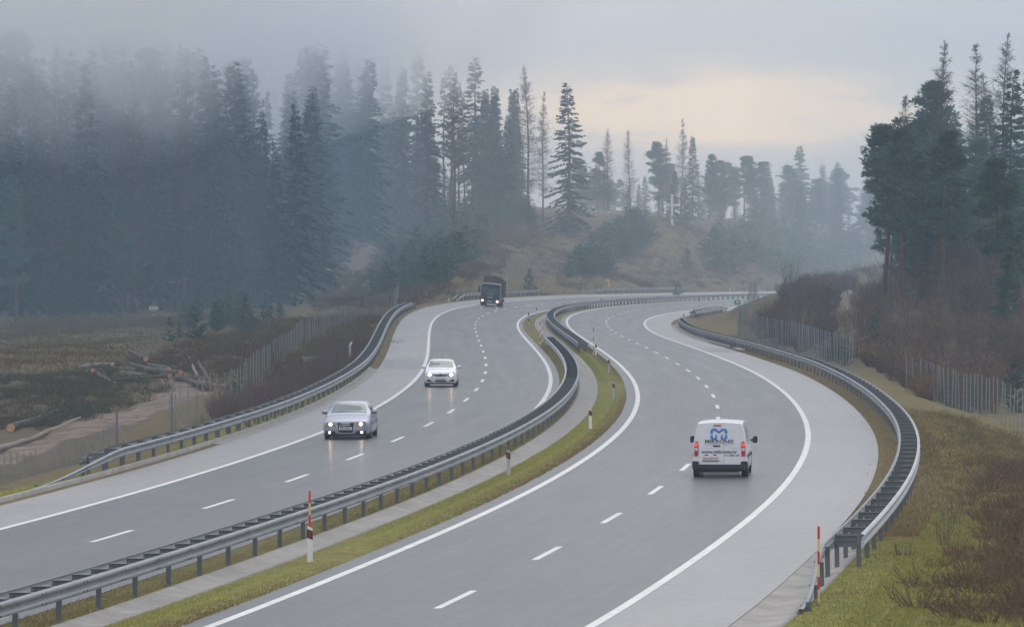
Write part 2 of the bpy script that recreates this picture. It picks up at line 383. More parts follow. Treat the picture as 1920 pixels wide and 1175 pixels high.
GF = np.stack([idx[:-1, :-1], idx[:-1, 1:], idx[1:, 1:], idx[1:, :-1]], -1).reshape(-1, 4)
# what grows where: masks laid out on the plan (polylines and regions located on the ground)
def pts(l): return np.array([at(*q)[:2] if len(q) == 2 else pix(*q)[:2] for q in l])
def dist_poly(x, y, P):
    d = np.full(x.shape, 1e9)
    for a, b in zip(P[:-1], P[1:]):
        ab = b-a; t = np.clip(((x-a[0])*ab[0]+(y-a[1])*ab[1])/(ab @ ab+1e-9), 0, 1)
        d = np.minimum(d, np.hypot(x-a[0]-t*ab[0], y-a[1]-t*ab[1]))
    return d
def inpoly(x, y, P):
    r = np.zeros(x.shape, bool); n = len(P)
    for i in range(n):
        a, b = P[i], P[(i+1) % n]
        if a[1] == b[1]: continue
        c = ((a[1] > y) != (b[1] > y)) & (x < (b[0]-a[0])*(y-a[1])/(b[1]-a[1])+a[0]); r ^= c
    return r
gx, gy = GX.ravel(), GD.ravel(); gs, go = nearest_s(gx, gy)
TRK1 = pts([(-30, 872), (60, 838), (150, 805), (250, 775), (330, 745), (380, 722), (300, 752), (330, 740), (360, 720), (300, 702), (240, 690)])
TRK2 = pts([(545, 560), (590, 528), (650, 500), (690, 478), (680, 462), (650, 452), (630, 448)])
TRK3 = pts([(1600, 545), (1585, 570), (1578, 600), (1590, 640), (1610, 660)])
LEFTGR = pts([(-40, 640), (0, 620), (140, 607), (290, 603), (260, 640), (215, 690), (120, 690), (-40, 700)])
HILLGR = pts([(930, 478), (1000, 440), (1060, 420), (1160, 420), (1100, 455), (1020, 490)])
HILLGR2 = pts([(1150, 530), (1215, 470), (1290, 432), (1345, 430), (1300, 470), (1240, 535)])
dirt = np.maximum.reduce([1-sstep(.9, 2.2, dist_poly(gx, gy, TRK1)), 1-sstep(1.2, 2.4, dist_poly(gx, gy, TRK2)), 1-sstep(1.0, 2.6, dist_poly(gx, gy, TRK3))])
dirt = np.maximum(dirt, .36*inpoly(gx, gy, pts([(-40, 900), (-40, 800), (180, 770), (330, 745), (310, 790), (150, 850)])))
dry = np.maximum.reduce([.9*inpoly(gx, gy, LEFTGR), 1.0*inpoly(gx, gy, HILLGR), .9*inpoly(gx, gy, HILLGR2)])
cut_l = (go < -18) & (go > -32) & (gs > 510) & (gs < 720); dry = np.maximum(dry, .8*cut_l)
cut_r = (go > 8.5) & (go < 13) & (gs > 380) & (gs < 640); dry = np.maximum(dry, .85*cut_r)
bank_l = (go < -20) & (go > -30) & (gs > 60) & (gs < 420); dry = np.maximum(dry, .5*bank_l)
green = ((go > 8.5) & (gs < 34) & (gs > -60))*1.0
green = np.maximum(green, .35*((go > 8.5) & (go < 18) & (gs >= 34) & (gs < 200)))
dry = np.maximum(dry, .55*((go > 8.5) & (go < 18) & (gs >= 34) & (gs < 240)))
colr = np.stack([dirt, green, dry, np.ones_like(dirt)], -1).astype(np.float32)
def ground_mat():
    m = bpy.data.materials.new('ground'); m.use_nodes = True; t = m.node_tree; b = t.nodes['Principled BSDF']
    b.inputs['Roughness'].default_value = .95; b.inputs['Specular IOR Level'].default_value = .1
    at_ = t.nodes.new('ShaderNodeAttribute'); at_.attribute_name = 'mask'
    se = t.nodes.new('ShaderNodeSeparateColor'); t.links.new(at_.outputs['Color'], se.inputs[0])
    co = t.nodes.new('ShaderNodeTexCoord')
    def nz_(sc, det, r=.65, st=None):
        n = t.nodes.new('ShaderNodeTexNoise'); n.inputs['Scale'].default_value = sc; n.inputs['Detail'].default_value = det; n.inputs['Roughness'].default_value = r
        src = co.outputs['Object']
        if st:
            mp = t.nodes.new('ShaderNodeMapping'); mp.inputs['Scale'].default_value = st; t.links.new(src, mp.inputs[0]); src = mp.outputs[0]
        t.links.new(src, n.inputs['Vector']); return n.outputs[0]
    def mix(f, a, c):
        n = t.nodes.new('ShaderNodeMix'); n.data_type = 'RGBA'
        if hasattr(f, 'links'): t.links.new(f, n.inputs[0])
        else: n.inputs[0].default_value = f
        for i, v in ((6, a), (7, c)):
            if hasattr(v, 'links'): t.links.new(v, n.inputs[i])
            else: n.inputs[i].default_value = (*v, 1)
        return n.outputs[2]
    def rg(v, a, c):
        n = t.nodes.new('ShaderNodeMapRange'); n.inputs[1].default_value = a; n.inputs[2].default_value = c; t.links.new(v, n.inputs[0]); return n.outputs[0]
    na, nb, ncn = nz_(.25, 5), nz_(1.4, 5), nz_(6, 4)
    heath = mix(rg(na, .35, .65), (0.10, 0.074, 0.05), (0.145, 0.112, 0.066)); heath = mix(rg(nb, .4, .7), heath, (0.075, 0.075, 0.042))
    dryc = mix(rg(nb, .35, .65), (0.175, 0.132, 0.068), (0.135, 0.12, 0.056)); dryc = mix(rg(na, .5, .75), dryc, (0.115, 0.082, 0.048))
    gr = mix(rg(nb, .35, .65), (0.18, 0.20, 0.046), (0.28, 0.25, 0.085)); gr = mix(rg(ncn, .45, .7), gr, (0.075, 0.092, 0.028)); gr = mix(rg(na, .52, .7), gr, (0.17, 0.125, 0.06))
    di = mix(rg(nz_(.7, 5, .6, (.35, 1, 1)), .35, .65), (0.17, 0.13, 0.105), (0.30, 0.245, 0.205)); di = mix(rg(nb, .45, .7), di, (0.11, 0.085, 0.066))
    def thr(mask):
        n = t.nodes.new('ShaderNodeMath'); n.operation = 'ADD'; t.links.new(mask, n.inputs[0])
        n2 = t.nodes.new('ShaderNodeMath'); n2.operation = 'MULTIPLY_ADD'; t.links.new(nb, n2.inputs[0]); n2.inputs[1].default_value = .9; n2.inputs[2].default_value = -.45
        t.links.new(n2.outputs[0], n.inputs[1]); return rg(n.outputs[0], .3, .62)
    c = mix(thr(se.outputs[2]), heath, dryc); c = mix(thr(se.outputs[1]), c, gr); c = mix(thr(se.outputs[0]), c, di)
    t.links.new(c, b.inputs['Base Color'])
    bp = t.nodes.new('ShaderNodeBump'); bp.inputs['Strength'].default_value = .6; bp.inputs['Distance'].default_value = .15; t.links.new(ncn, bp.inputs['Height']); t.links.new(bp.outputs[0], b.inputs['Normal'])
    return m
MT['ground'] = ground_mat()
fm_d = dirt[GF].mean(1) > .6
def gpiece(name, sel, label=None):
    F = GF[sel]; u, inv = np.unique(F, return_inverse=True)
    me = np_mesh(name, GV[u], inv.reshape(-1, 4), MT['ground'], True)
    ca = me.color_attributes.new('mask', 'FLOAT_COLOR', 'POINT'); ca.data.foreach_set('color', colr[u].ravel())
    return tag(put(name, me), kind='structure')
gpiece('ground', ~fm_d); gpiece('dirt_track', fm_d)

# ------------------------------------------------------------------ carriageways, markings, gutters, kerbs, verges
S0, S1 = -30, 856
def st(o, label=None): return tag(o, label, kind='structure')
road_r = st(sweep('road', S0, S1, [(-4.45, 0), (-3.85, 0), (-2, 0), (0, 0), (2, 0), (3.97, 0)], MT['asphalt']))
road_l = st(sweep('road', S0, S1, [(-16.34, 0), (-14, 0), (-12, 0), (-10, 0), (-8.505, 0), (-8.02, 0)], MT['asphalt']))
st(sweep('hard_shoulder', S0, 283, [(3.97, 0), (6.55, 0)], MT['shoulder'])); st(sweep('hard_shoulder', 299, S1, [(3.97, 0), (6.55, 0)], MT['shoulder']))
st(sweep('bridge_joint_patch', 283, 299, [(3.97, 0), (6.55, 0)], MT['asphalt_patch']))
st(sweep('hard_shoulder', S0, 216, [(-18.95, 0), (-16.34, 0)], MT['shoulder'])); st(sweep('hard_shoulder', 238, S1, [(-18.95, 0), (-16.34, 0)], MT['shoulder']))
st(sweep('bridge_joint_patch', 216, 238, [(-18.95, 0), (-16.34, 0)], MT['asphalt_patch']))
def lines(road, a, b, cen, dashes):
    for c in (a, b): sweep('edge_line', S0, S1, [(c-.11, .004), (c, .004), (c+.11, .004)], MT['white_line'], road)
    V = []; F = []
    for c in dashes:
        s = np.linspace(c-3, c+3, 4)
        A = rp(s, cen-.085, .004); B = rp(s, cen+.085, .004); k = len(V)
        V += list(A)+list(B); F += [(k+i, k+4+i, k+5+i, k+1+i) for i in range(3)]
    put('lane_line', np_mesh('lane_line', V, F, MT['white_line']), road)
lines(road_r, -3.85, 3.85, 0, [18.*k for k in range(-1, 47)])
lines(road_l, LC-WL, LC+WL, LC, list(np.interp(np.arange(-2, 47), [-2, 0, 5, 10, 20, 30, 46], [-9.5, 26.84, 117.8, 209.07, 390.15, 570.04, 856])))
st(sweep('median_verge', S0, S1, [(-5.92, -.03), (-5.2, .03), (-4.45, -.01)], MT['ground'])).data
def gmask(o, c):
    me = o.data; ca = me.color_attributes.new('mask', 'FLOAT_COLOR', 'POINT'); ca.data.foreach_set('color', np.tile(np.array(c, np.float32), (len(me.vertices), 1)).ravel()); return o
gmask(bpy.data.objects['median_verge'], (0, .75, .6, 1))
gmask(st(sweep('median_verge', S0, S1, [(-8.02, -.01), (-7.5, .02), (-6.93, -.01)], MT['ground'])), (0, .45, .7, 1))
st(sweep('median_gutter', S0, S1, [(-6.93, -.3), (-6.93, .015), (-6.86, .015), (-6.6, -.06), (-6.4, -.085), (-6.15, -.06), (-5.92, .01), (-5.92, -.3)], MT['concrete'], smooth_=False))
gmask(st(sweep('verge', 24, S1, [(6.55, -.02), (7.1, -.0), (8.6, -.02), (9.5, -.12), (9.9, -.55)], MT['ground'])), (0, .12, .75, 1))
gmask(st(sweep('verge', S0, 24, [(7.6, -.02), (8.6, -.02), (9.5, -.12), (9.9, -.55)], MT['ground'])), (0, 1, .5, 1))
st(sweep('gutter', S0, 24, [(6.55, -.01), (6.9, -.06), (7.3, -.03), (7.6, .03), (7.6, -.3)], MT['concrete'], smooth_=False))
st(sweep('gutter', 304, 440, [(6.55, .006), (6.8, -.01), (7.1, .01)], MT['concrete'])); st(sweep('kerb', 304, 440, [(7.1, -.1), (7.1, .13), (7.28, .13), (7.28, -.1)], MT['kerb'], smooth_=False))
gmask(st(sweep('verge', S0, S1, [(-21.5, -.55), (-21.1, -.12), (-20.4, -.02), (-19.6, 0), (-18.95, -.02)], MT['ground'])), (0, .25, .75, 1))
st(sweep('gutter', 96, 216, [(-19.32, .02), (-19.1, -.005), (-18.95, .006)], MT['concrete'])); st(sweep('kerb', 46, 216, [(-19.5, -.1), (-19.5, .13), (-19.32, .13), (-19.32, -.1)], MT['kerb'], smooth_=False))

# air: one even haze round the camera and everything that is seen, and a bank of low cloud lying on the tree tops of the left slope
def air(name, bmv, dens, col=(0.94, 0.97, 1.0)):
    m = bpy.data.materials.new(name); m.use_nodes = True; t = m.node_tree; t.nodes.clear()
    pv = t.nodes.new('ShaderNodeVolumePrincipled'); pv.inputs['Color'].default_value = (*col, 1); pv.inputs['Density'].default_value = dens; pv.inputs['Anisotropy'].default_value = 0.0
    o = t.nodes.new('ShaderNodeOutputMaterial'); t.links.new(pv.outputs[0], o.inputs['Volume'])
    ob = bmv.build(name, m); return tag(ob, kind='stuff')
HB = float(GV[(GV[:, 1] < 1500) & (abs(GV[:, 0]) < 260), 2].min())-1.0
HAZE = air('haze', MB().box((0, 640, (52+HB)/2), (520, 1700, 52-HB)), 0.00033, (0.62, 0.80, 1.0))
def fog(dens, V, F, col=(0.95, 0.975, 1.0)): return air('fog', MB().add(V, F), dens, col)
# a thicker bank fills the valley beyond the bend; its near face leans away from us
def wedge(y0, y1, lean, zt, xl, xr): return [(xl, y0, HB+.2), (xr, y0, HB+.2), (xr, y0+lean, zt), (xl, y0+lean, zt), (xl, y1, HB+.2), (xr, y1, HB+.2), (xr, y1, zt), (xl, y1, zt)], [(0,1,2,3),(5,4,7,6),(0,3,7,4),(1,5,6,2),(3,2,6,7),(0,4,5,1)]
fog(0.00095, *wedge(660, 1440, 120, 50, -250, 250))
# damp bluish air in and before the left wood
fog(0.0019, [(-240, 380, HB+.3), (-19, 420, HB+.3), (-6, 700, HB+.3), (-240, 700, HB+.3), (-240, 380, 50.5), (-26, 420, 50.5), (-12, 700, 50.5), (-240, 700, 50.5)], [(0,3,2,1),(4,5,6,7),(0,1,5,4),(1,2,6,5),(2,3,7,6),(3,0,4,7)], (0.58, 0.79, 1.0))
_pp = [(27, 640), (31, 520), (41, 330), (240, 330), (240, 640)]
fog(0.0015, [(x, y, HB+.35) for x, y in _pp]+[(x, y, 50.2) for x, y in _pp], [(4,3,2,1,0), (5,6,7,8,9)]+[(i, (i+1) % 5, 5+(i+1) % 5, 5+i) for i in range(5)], (0.60, 0.82, 1.0))
def cloud_sheet(f, xs, ys, top, dens):
    """a closed body of cloud with a sloping, ragged underside z = f(x, y) and a level top"""
    Xg, Yg = np.meshgrid(xs, ys); B = np.minimum(f(Xg, Yg), top-.003); n, m = Xg.shape
    V = np.concatenate([np.stack([Xg, Yg, B], -1).reshape(-1, 3), np.stack([Xg, Yg, np.full_like(B, top)], -1).reshape(-1, 3)]); F = []; N_ = n*m
    for a in range(n-1):
        for b in range(m-1):
            i0 = a*m+b; F.append((i0, i0+1, i0+m+1, i0+m)); F.append((N_+i0, N_+i0+m, N_+i0+m+1, N_+i0+1))
    for a in range(n-1): F.append((a*m, (a+1)*m, N_+(a+1)*m, N_+a*m)); F.append((a*m+m-1, N_+a*m+m-1, N_+(a+1)*m+m-1, (a+1)*m+m-1))
    for b in range(m-1): F.append((b, N_+b, N_+b+1, b+1)); F.append(((n-1)*m+b, (n-1)*m+b+1, N_+(n-1)*m+b+1, N_+(n-1)*m+b))
    return fog(dens, [tuple(v) for v in V], F)
sp_ = lambda q: np.logaddexp(0, q)
rag = lambda X, Y, a: a*(np.sin(X*.21+Y*.013+1)+.7*np.sin(X*.47-Y*.02+2)+.6*np.sin(Y*.05+X*.1)+.4*np.sin(X*.9+Y*.03+.5))
# low cloud lying on the tree tops of the left slope
ys_ = lambda X, Y, k: 508+np.maximum(0, X/Y+.062)*k          # the bank thins out gradually to the right
for q_, (z0_, k_, d_) in enumerate(((14.0, 5800, .0046), (17, 6500, .006), (20, 7200, .007), (23.5, 7800, .0075))):
    cloud_sheet(lambda X, Y: z0_+.085*sp_((ys_(X, Y, k_)-Y)/14)*14+(250+20*q_)*np.maximum(0, X/Y+.043)+.02*np.maximum(0, Y-520)+rag(X+7*q_, Y+31*q_, .5+.25*q_), np.linspace(-130+q_, 46-q_, 120), np.linspace(230+7*q_, 880-9*q_, 90), 51.0-.2*q_, d_)

# ------------------------------------------------------------------ guard rails: two W beams, posts, ladder of spacers
def beam_prof(o, sg): return [(o+sg*a, z) for a, z in ((-.01, .44), (.05, .452), (.085, .475), (.085, .535), (.0, .565), (-.005, .625), (.085, .655), (.085, .715), (.05, .738), (-.01, .75))]
def post_mesh(h):
    b = MB(); b.box((0, 0, h/2-.15), (.10, .008, h+.3)); b.box((-.05, .03, h/2-.15), (.008, .06, h+.3)); b.box((.05, .03, h/2-.15), (.008, .06, h+.3)); return b.mesh('post', MT['steel'])
PM = post_mesh(.66)
def spacer_mesh(L):
    b = MB(); b.box((0, 0, .655), (L, .012, .11)); b.box((0, -.03, .715), (L, .075, .012)); b.box((0, -.025, .60), (L, .05, .012))
    b.box((-L/2+.04, -.02, .62), (.05, .05, .18)); b.box((L/2-.04, -.02, .62), (.05, .05, .18)); return b.mesh('spacer', MT['steel_light'])
def barrier(label, s0, s1, oa, ob, pstep, sstep_, e0=0, e1=0, flare=0.0, group=None, cap=None, bs=0, rearposts=True):
    sb = s0+bs            # the rear beam may start later than the front one
    """oa, ob: offsets of the two beams; e0/e1: length over which an end dips to the ground"""
    p0 = rp(s0, (oa+ob)/2)
    t = thing('guard_rail', label, 'guard rail', tuple(map(float, p0)), group=group)
    base = Vector(t.location)
    def hf(s):
        s = np.asarray(s, float); f = np.ones_like(s)
        if e0: f = np.minimum(f, .12+.88*sstep(s0, s0+e0, s))
        if e1: f = np.minimum(f, .12+.88*sstep(s1, s1-e1, s) if False else .12+.88*sstep(0, e1, s1-s))
        return f
    def of(s):
        s = np.asarray(s, float)
        return flare*(1-sstep(s0, s0+14, s)) if flare else np.zeros_like(s)
    for o, sg in ((oa, 1 if oa > ob else -1), (ob, -1 if oa > ob else 1)):
        rear = abs(o) > min(abs(oa), abs(ob))+.1
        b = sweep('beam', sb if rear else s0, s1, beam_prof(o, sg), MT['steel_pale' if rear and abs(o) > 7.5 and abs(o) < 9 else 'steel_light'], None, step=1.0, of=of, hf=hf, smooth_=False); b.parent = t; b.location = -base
    lo, hi = min(oa, ob), max(oa, ob)
    items = []; o_near = min(oa, ob, key=lambda o: abs(o+3.85))
    for s in np.arange(s0+1, s1-.5, pstep):
        items.append((s, 'f', 'post')); items.append((s+(2 if sstep_ == 2 else 0), 'b', 'post'))
    if not rearposts: items = [i for i in items if i[1] == ('f' if o_near == min(oa, ob) else 'b')]
    if bs: items = [i for i in items if i[0] >= sb or i[1] == ('f' if oa > 0 else 'b')]
    sp = spacer_mesh(hi-lo-.02)
    for s in np.arange(s0+1, s1-.5, sstep_): items.append((s, 'm', 'spacer'))
    for kind in ('post', 'spacer'):
        lst = sorted([i for i in items if i[2] == kind]); rest = []
        for k, (s, w, kd) in enumerate(lst):
            f = float(hf(s)); o = float(of(s))+((lo+.05) if w == 'f' else (hi-.05) if w == 'b' else (lo+hi)/2)
            if kd == 'spacer' and (f < .8 or s < sb): continue
            P = Vector(map(float, rp(s, o)))-base; rot = (0, -math.atan(bank(s, o)), -heading(s))
            if k < 100:
                put(kd, PM if kd == 'post' else sp, t, P, rot, (1, 1, max(f, .25) if kd == 'post' else 1))
            else: rest.append((P, rot))
        if rest:
            me0 = PM if kind == 'post' else sp
            v0 = np.array([v.co for v in me0.vertices]); f0 = np.array([list(p.vertices) for p in me0.polygons]); V = []; F = []
            for i, (P, rot) in enumerate(rest):
                M = np.array(Matrix.Rotation(rot[2], 3, 'Z') @ Matrix.Rotation(rot[1], 3, 'Y')); V.append(v0 @ M.T+np.array(P)); F.append(f0+i*len(v0))
            tag(put(kind, np_mesh(kind, np.concatenate(V), np.concatenate(F), MT['steel']), t), kind='stuff')
    bo = MB(); sgf = 1 if oa > ob else -1; o_face = min(oa, ob, key=abs) if abs(oa) < 12 else max(oa, ob)
    of_out = -1 if o_face > 0 else (1 if abs(o_face) < 12 else 1)
    for s in np.arange(s0+1, min(s0+130, s1-1), pstep):
        for dz in (.50, .69):
            for ds in (-.18, .18):
                P = Vector(map(float, rp(s+ds, o_face+float(of(s))+of_out*.088, dz*float(hf(s)))))-base; bo.box(P, (.012, .07, .035), Matrix.Rotation(-heading(s), 3, 'Z'))
    bo.build('bolt', MT['black'], t)
    if cap is not None:
        s, = (cap,); b = MB(); P = Vector(map(float, rp(s, (lo+hi)/2)))-base
        b.box(P+Vector((0, 0, .60)), (hi-lo, .03, .30), Matrix.Rotation(-heading(s), 3, 'Z')); b.build('end_plate', MT['steel'], t)
    return t
barrier('long double guard rail on the median, running from the bottom left corner of the photo', -30, 290, -7.62, -7.0, 4, 2, e1=6, rearposts=False)
barrier('far median guard rail, blunt end at the red and white pole, curving away right', 262, 760, -5.75, -5.1, 4, 2, cap=262)
barrier('guard rail on the right shoulder, its near end dipping beside the red and yellow pole', -6, 440, 7.35, 7.95, 4, 4, e0=13, flare=.35, cap=11, bs=17)
barrier('guard rail on the left shoulder, its pale near end dipping by the wire fence', 55, 438, -20.1, -19.48, 4, 4, e0=18, flare=-.25, e1=12, bs=12)
barrier('short guard rail on the left shoulder just behind the truck', 500, 598, -20.0, -19.4, 4, 4, e0=12, e1=12)
barrier('distant guard rail on the left shoulder below the hill with the cross', 628, 708, -20.0, -19.4, 4, 4, e0=14, e1=14)
barrier('short bit of far guard rail behind the white marker posts on the right shoulder', 500, 560, 7.35, 7.95, 4, 4)

# ------------------------------------------------------------------ delineators and snow poles
def delineator(label, s, o, dirty=False, h=.9, pole=False, D=None, loc=None, tilt=0.0):
    P = Vector(map(float, loc)) if loc is not None else Vector(map(float, rp(s, o, -.02)))
    t = thing('delineator_post', label, 'marker post', P, (0, tilt, random.uniform(-.15, .15)), 'marker posts along the verges')
    w = .065
    MB().prism([(-w, -.1), (w, -.1), (w*.92, h-.06), (-w*.92, h)], -.03, .03).build('post', MT['grime_white' if dirty else 'white'], t)
    MB().prism([(-w*1.02, h*.70), (w*1.02, h*.64), (w*1.02, h*.87), (-w*1.02, h*.93)], -.034, .034).build('dark_band', MT['band'], t)
    MB().prism([(-.022, h*.72), (.022, h*.70), (.022, h*.86), (-.022, h*.88)], -.042, -.03).build('reflector', MT['red'], t)
    return t
def snow_pole(label, s, o, h=1.6, z0=0.0, white=False, loc=None, tilt=0.0):
    P = Vector(map(float, loc)) if loc is not None else Vector(map(float, rp(s, o, -.02)))
    t = thing('snow_pole', label, 'pole', P, (0, tilt, 0), 'snow poles along the verges')
    MB().tube([(0, 0, z0-.1 if z0 == 0 else z0), (0, 0, h)], .024, 8).build('pole', MT['white' if white else 'pole_yellow'], t)
    n = 3; seg = (h-z0)/(2*n)
    for k in range(n):
        a = h-seg*(2*k); MB().tube([(0, 0, a-seg), (0, 0, a+.002)], .0255, 8).build('red_band', MT['pole_red'], t)
    return t
delineator('clean white marker post nearest the camera, a red and yellow pole behind it', 14, -5.25)
snow_pole('red and yellow pole standing tight behind the nearest white marker post', 14.3, -5.3, 1.72)
delineator('grimy marker post between the median gutter and the grass, second from the near end', 64, -5.45, True)
delineator('clean white marker post on the green median, third from the near end', 110, -5.15)
delineator('grimy marker post on the median with a white tip, fourth from the near end', 154, -5.05, True)
delineator('dark dirty marker post on the grass just below the end of the far median rail', 208, -5.0, True)
snow_pole('red and white pole at the blunt end of the far median guard rail', 257, -4.85, 1.9, white=True)
delineator('white marker post leaning on the pole at the blunt end of the median rail', 256, -4.7, h=.85)
snow_pole('red and white pole at the far end of the long median guard rail', 292, -7.85, 1.75, white=True)
snow_pole('red and white pole standing in the median gutter, a little farther than its twin', 306, -7.35, 1.75, white=True)
delineator('small marker post among brown weeds beside the median gutter', 380, -7.5, True, .8)
delineator('grey marker post on the inside of the left bend, nearer of a pair', 414, -7.6, True)
delineator('white marker post on the inside of the left bend, farther of a pair', 452, -7.6)
snow_pole('tall thin pole rising above the median rail where it bends right', 512, -7.8, 2.0, white=True)
for s, lb in ((560, 'marker post sticking up behind the far median rail, left of two'), (618, 'marker post sticking up behind the far median rail, right of two')): delineator(lb, s, -7.9)
snow_pole('red and yellow pole on the near right beside the dipping rail end', -2, 7.75, 1.55)
delineator('white marker post at the tip of the right grass bank, nearest of three', 424, 7.75)
delineator('white marker post behind another one at the tip of the right grass bank', 470, 7.6)
delineator('white marker post in front of the short far guard rail on the right', 514, 7.1)
snow_pole('pale pole beside the short far guard rail on the right', 526, 7.0, 1.9, white=True)
snow_pole('red and yellow pole at the far tip of the left guard rail', 452, -19.2, 1.7)
delineator('white marker post with a black top on the left verge before the truck', 490, -19.3)
snow_pole('pale pole on the left verge between the marker post and the truck', 500, -19.2, 1.7, white=True)
snow_pole('short orange and yellow pole on the grass behind the truck', 606, -20.2, 1.6)
snow_pole('tall pole between the two far left guard rails', 624, -19.2, 2.2, white=True)
snow_pole('yellow pole at the right end of the most distant guard rail', 712, -19.2, 2.3)
delineator('lone white marker post on the far verge right of the most distant rail', 728, -19.2, h=1.15)

# ------------------------------------------------------------------ signs and markers
def stand(name, label, cat, x, y, D, group=None):
    p = pix(x, y, D); p[2] = gz(p[0], p[1]); return thing(name, label, cat, tuple(map(float, p)), group=group)
t = stand('number_sign', 'white board with three dark figures on a black and yellow striped post in the clearing', 'sign', 288, 604, 480)
MB().box((0, 0, 1.42), (.78, .03, .30)).build('board', MT['white'], t)
text('8 2 8', .22, MT['ink'], t, (0, -.02, 1.41), name='figures', bold=.006)
MB().tube([(0, 0, -.2), (0, 0, 1.3)], .04, 8).build('post', MT['yellow'], t)
for k in range(3): MB().tube([(0, 0, .1+.42*k), (0, 0, .3+.42*k)], .043, 8).build('black_band', MT['black'], t)
def cap_marker(label, x, y, D, h, base=None):
    t = stand('pipeline_marker', label, 'marker post', x, y, D, 'yellow capped marker posts on the hill')
    MB().tube([(0, 0, -.3), (0, 0, h)], .035, 8).build('post', MT['bleached'], t)
    MB().tube([(0, 0, h-.18), (0, 0, h), (0, 0, h+.12)], [.22, .19, .04], 12).build('cap', MT['pole_yellow'], t)
cap_marker('short yellow capped marker at the left edge of the hilltop meadow', 1075, 420, 890, .75)
cap_marker('taller pale capped marker on the hilltop meadow, left of a pair', 1118, 421, 905, 1.75)
cap_marker('taller pale capped marker on the hilltop meadow, right of a pair', 1141, 421, 905, 1.75)
cap_marker('yellow capped marker among young pines below the dirt track', 691, 530, 620, 1.0)
t = stand('wayside_cross', 'tall plain white cross on the wooded knoll', 'cross', 1260, 416, 905)
MB().box((0, 0, 2.4), (.42, .36, 5.6)).build('upright', MT['white'], t)
MB().box((.05, 0, 3.35), (2.4, .30, .36), Matrix.Rotation(R(2), 3, 'Y')).build('crossbar', MT['white'], t)
MB().tube([(0, -.1, 1.05), (.05, -.16, 1.55)], [.16, .12], 8).build('wreath', MT['greenery'], t)
t = thing('direction_sign', 'pale blue sign of two panels on the bank behind the truck', 'sign', tuple(map(float, rp(575, -22.2))))
for x in (-.32, .32): MB().box((x, 0, 1.45), (.5, .03, .95)).build('panel', MT['bluegrey'], t)
MB().box((0, .01, 1.45), (.2, .03, .3)).build('dark_symbol', MT['ink'], t)
for x in (-.32, .32): MB().tube([(x, .05, -.5), (x, .05, 1.0)], .03, 6).build('post', MT['post_steel'], t)
t = thing('arrow_sign', 'yellow arrow shaped sign on a post between the far guard rails', 'sign', tuple(map(float, rp(650, -20.6))), scale=.72)
MB().prism([(-.62, 2.35), (-.5, 2.2), (.05, 2.15), (.05, 1.3), (.42, 1.15), (.42, 2.7), (-.5, 2.62)], -.03, .03).build('panel', MT['yellow'], t)
MB().tube([(.25, .05, -.3), (.25, .05, 2.5)], .05, 8).build('post', MT['post_steel'], t)
t = thing('kilometre_sign', 'small green sign with a white mark on a thin post on the right grass bank', 'sign', tuple(map(float, rp(562, 9.0))))
MB().box((0, 0, 1.35), (.75, .03, .55)).build('panel', MT['green'], t); MB().box((0, -.02, 1.38), (.30, .01, .22)).build('white_mark', MT['white'], t)
MB().tube([(0, .05, -.5), (0, .05, 1.1)], .03, 6).build('post', MT['post_steel'], t)
t = thing('culvert_railing', 'short steel railing over a culvert beside the right guard rail', 'railing', tuple(map(float, rp(293, 9.1, -.1))), (0, 0, R(-14)))
for z in (.25, .62, .95): MB().box((0, 0, z), (1.9, .06, .09 if z > .9 else .05)).build('rail', MT['steel_light'], t)
for k in range(7): MB().box((-.92+k*.307, 0, .45), (.05, .05, 1.0)).build('baluster', MT['steel'], t)
t = thing('marker_plate', 'grey post with a slanted white plate beside the left guard rail', 'post', tuple(map(float, rp(230, -21.0))))
MB().box((0, 0, .45), (.14, .10, 1.2)).build('post', MT['grime_white'], t)
MB().box((.03, -.02, 1.12), (.12, .05, .36), Matrix.Rotation(R(25), 3, 'Y')).build('plate', MT['white'], t)
t = thing('culvert_headwall', 'low concrete culvert wall in the brown bank behind the left guard rail', 'wall', tuple(map(float, rp(228, -22.6))), (0, 0, R(8)))
MB().box((0, 0, -.15), (2.6, .3, .9)).build('wall', MT['concrete'], t); MB().box((0, 0, .33), (2.8, .45, .08)).build('coping', MT['kerb'], t)
t = thing('culvert_headwall', 'low concrete culvert kerb at the bridge joint of the right shoulder', 'wall', tuple(map(float, rp(291, 7.05))), (0, 0, -heading(291)))
MB().box((0, 0, .02), (.5, 9, .2)).build('wall', MT['concrete'], t); MB().box((.9, 4.5, -.05), (2.0, .5, .25)).build('wing', MT['kerb'], t)

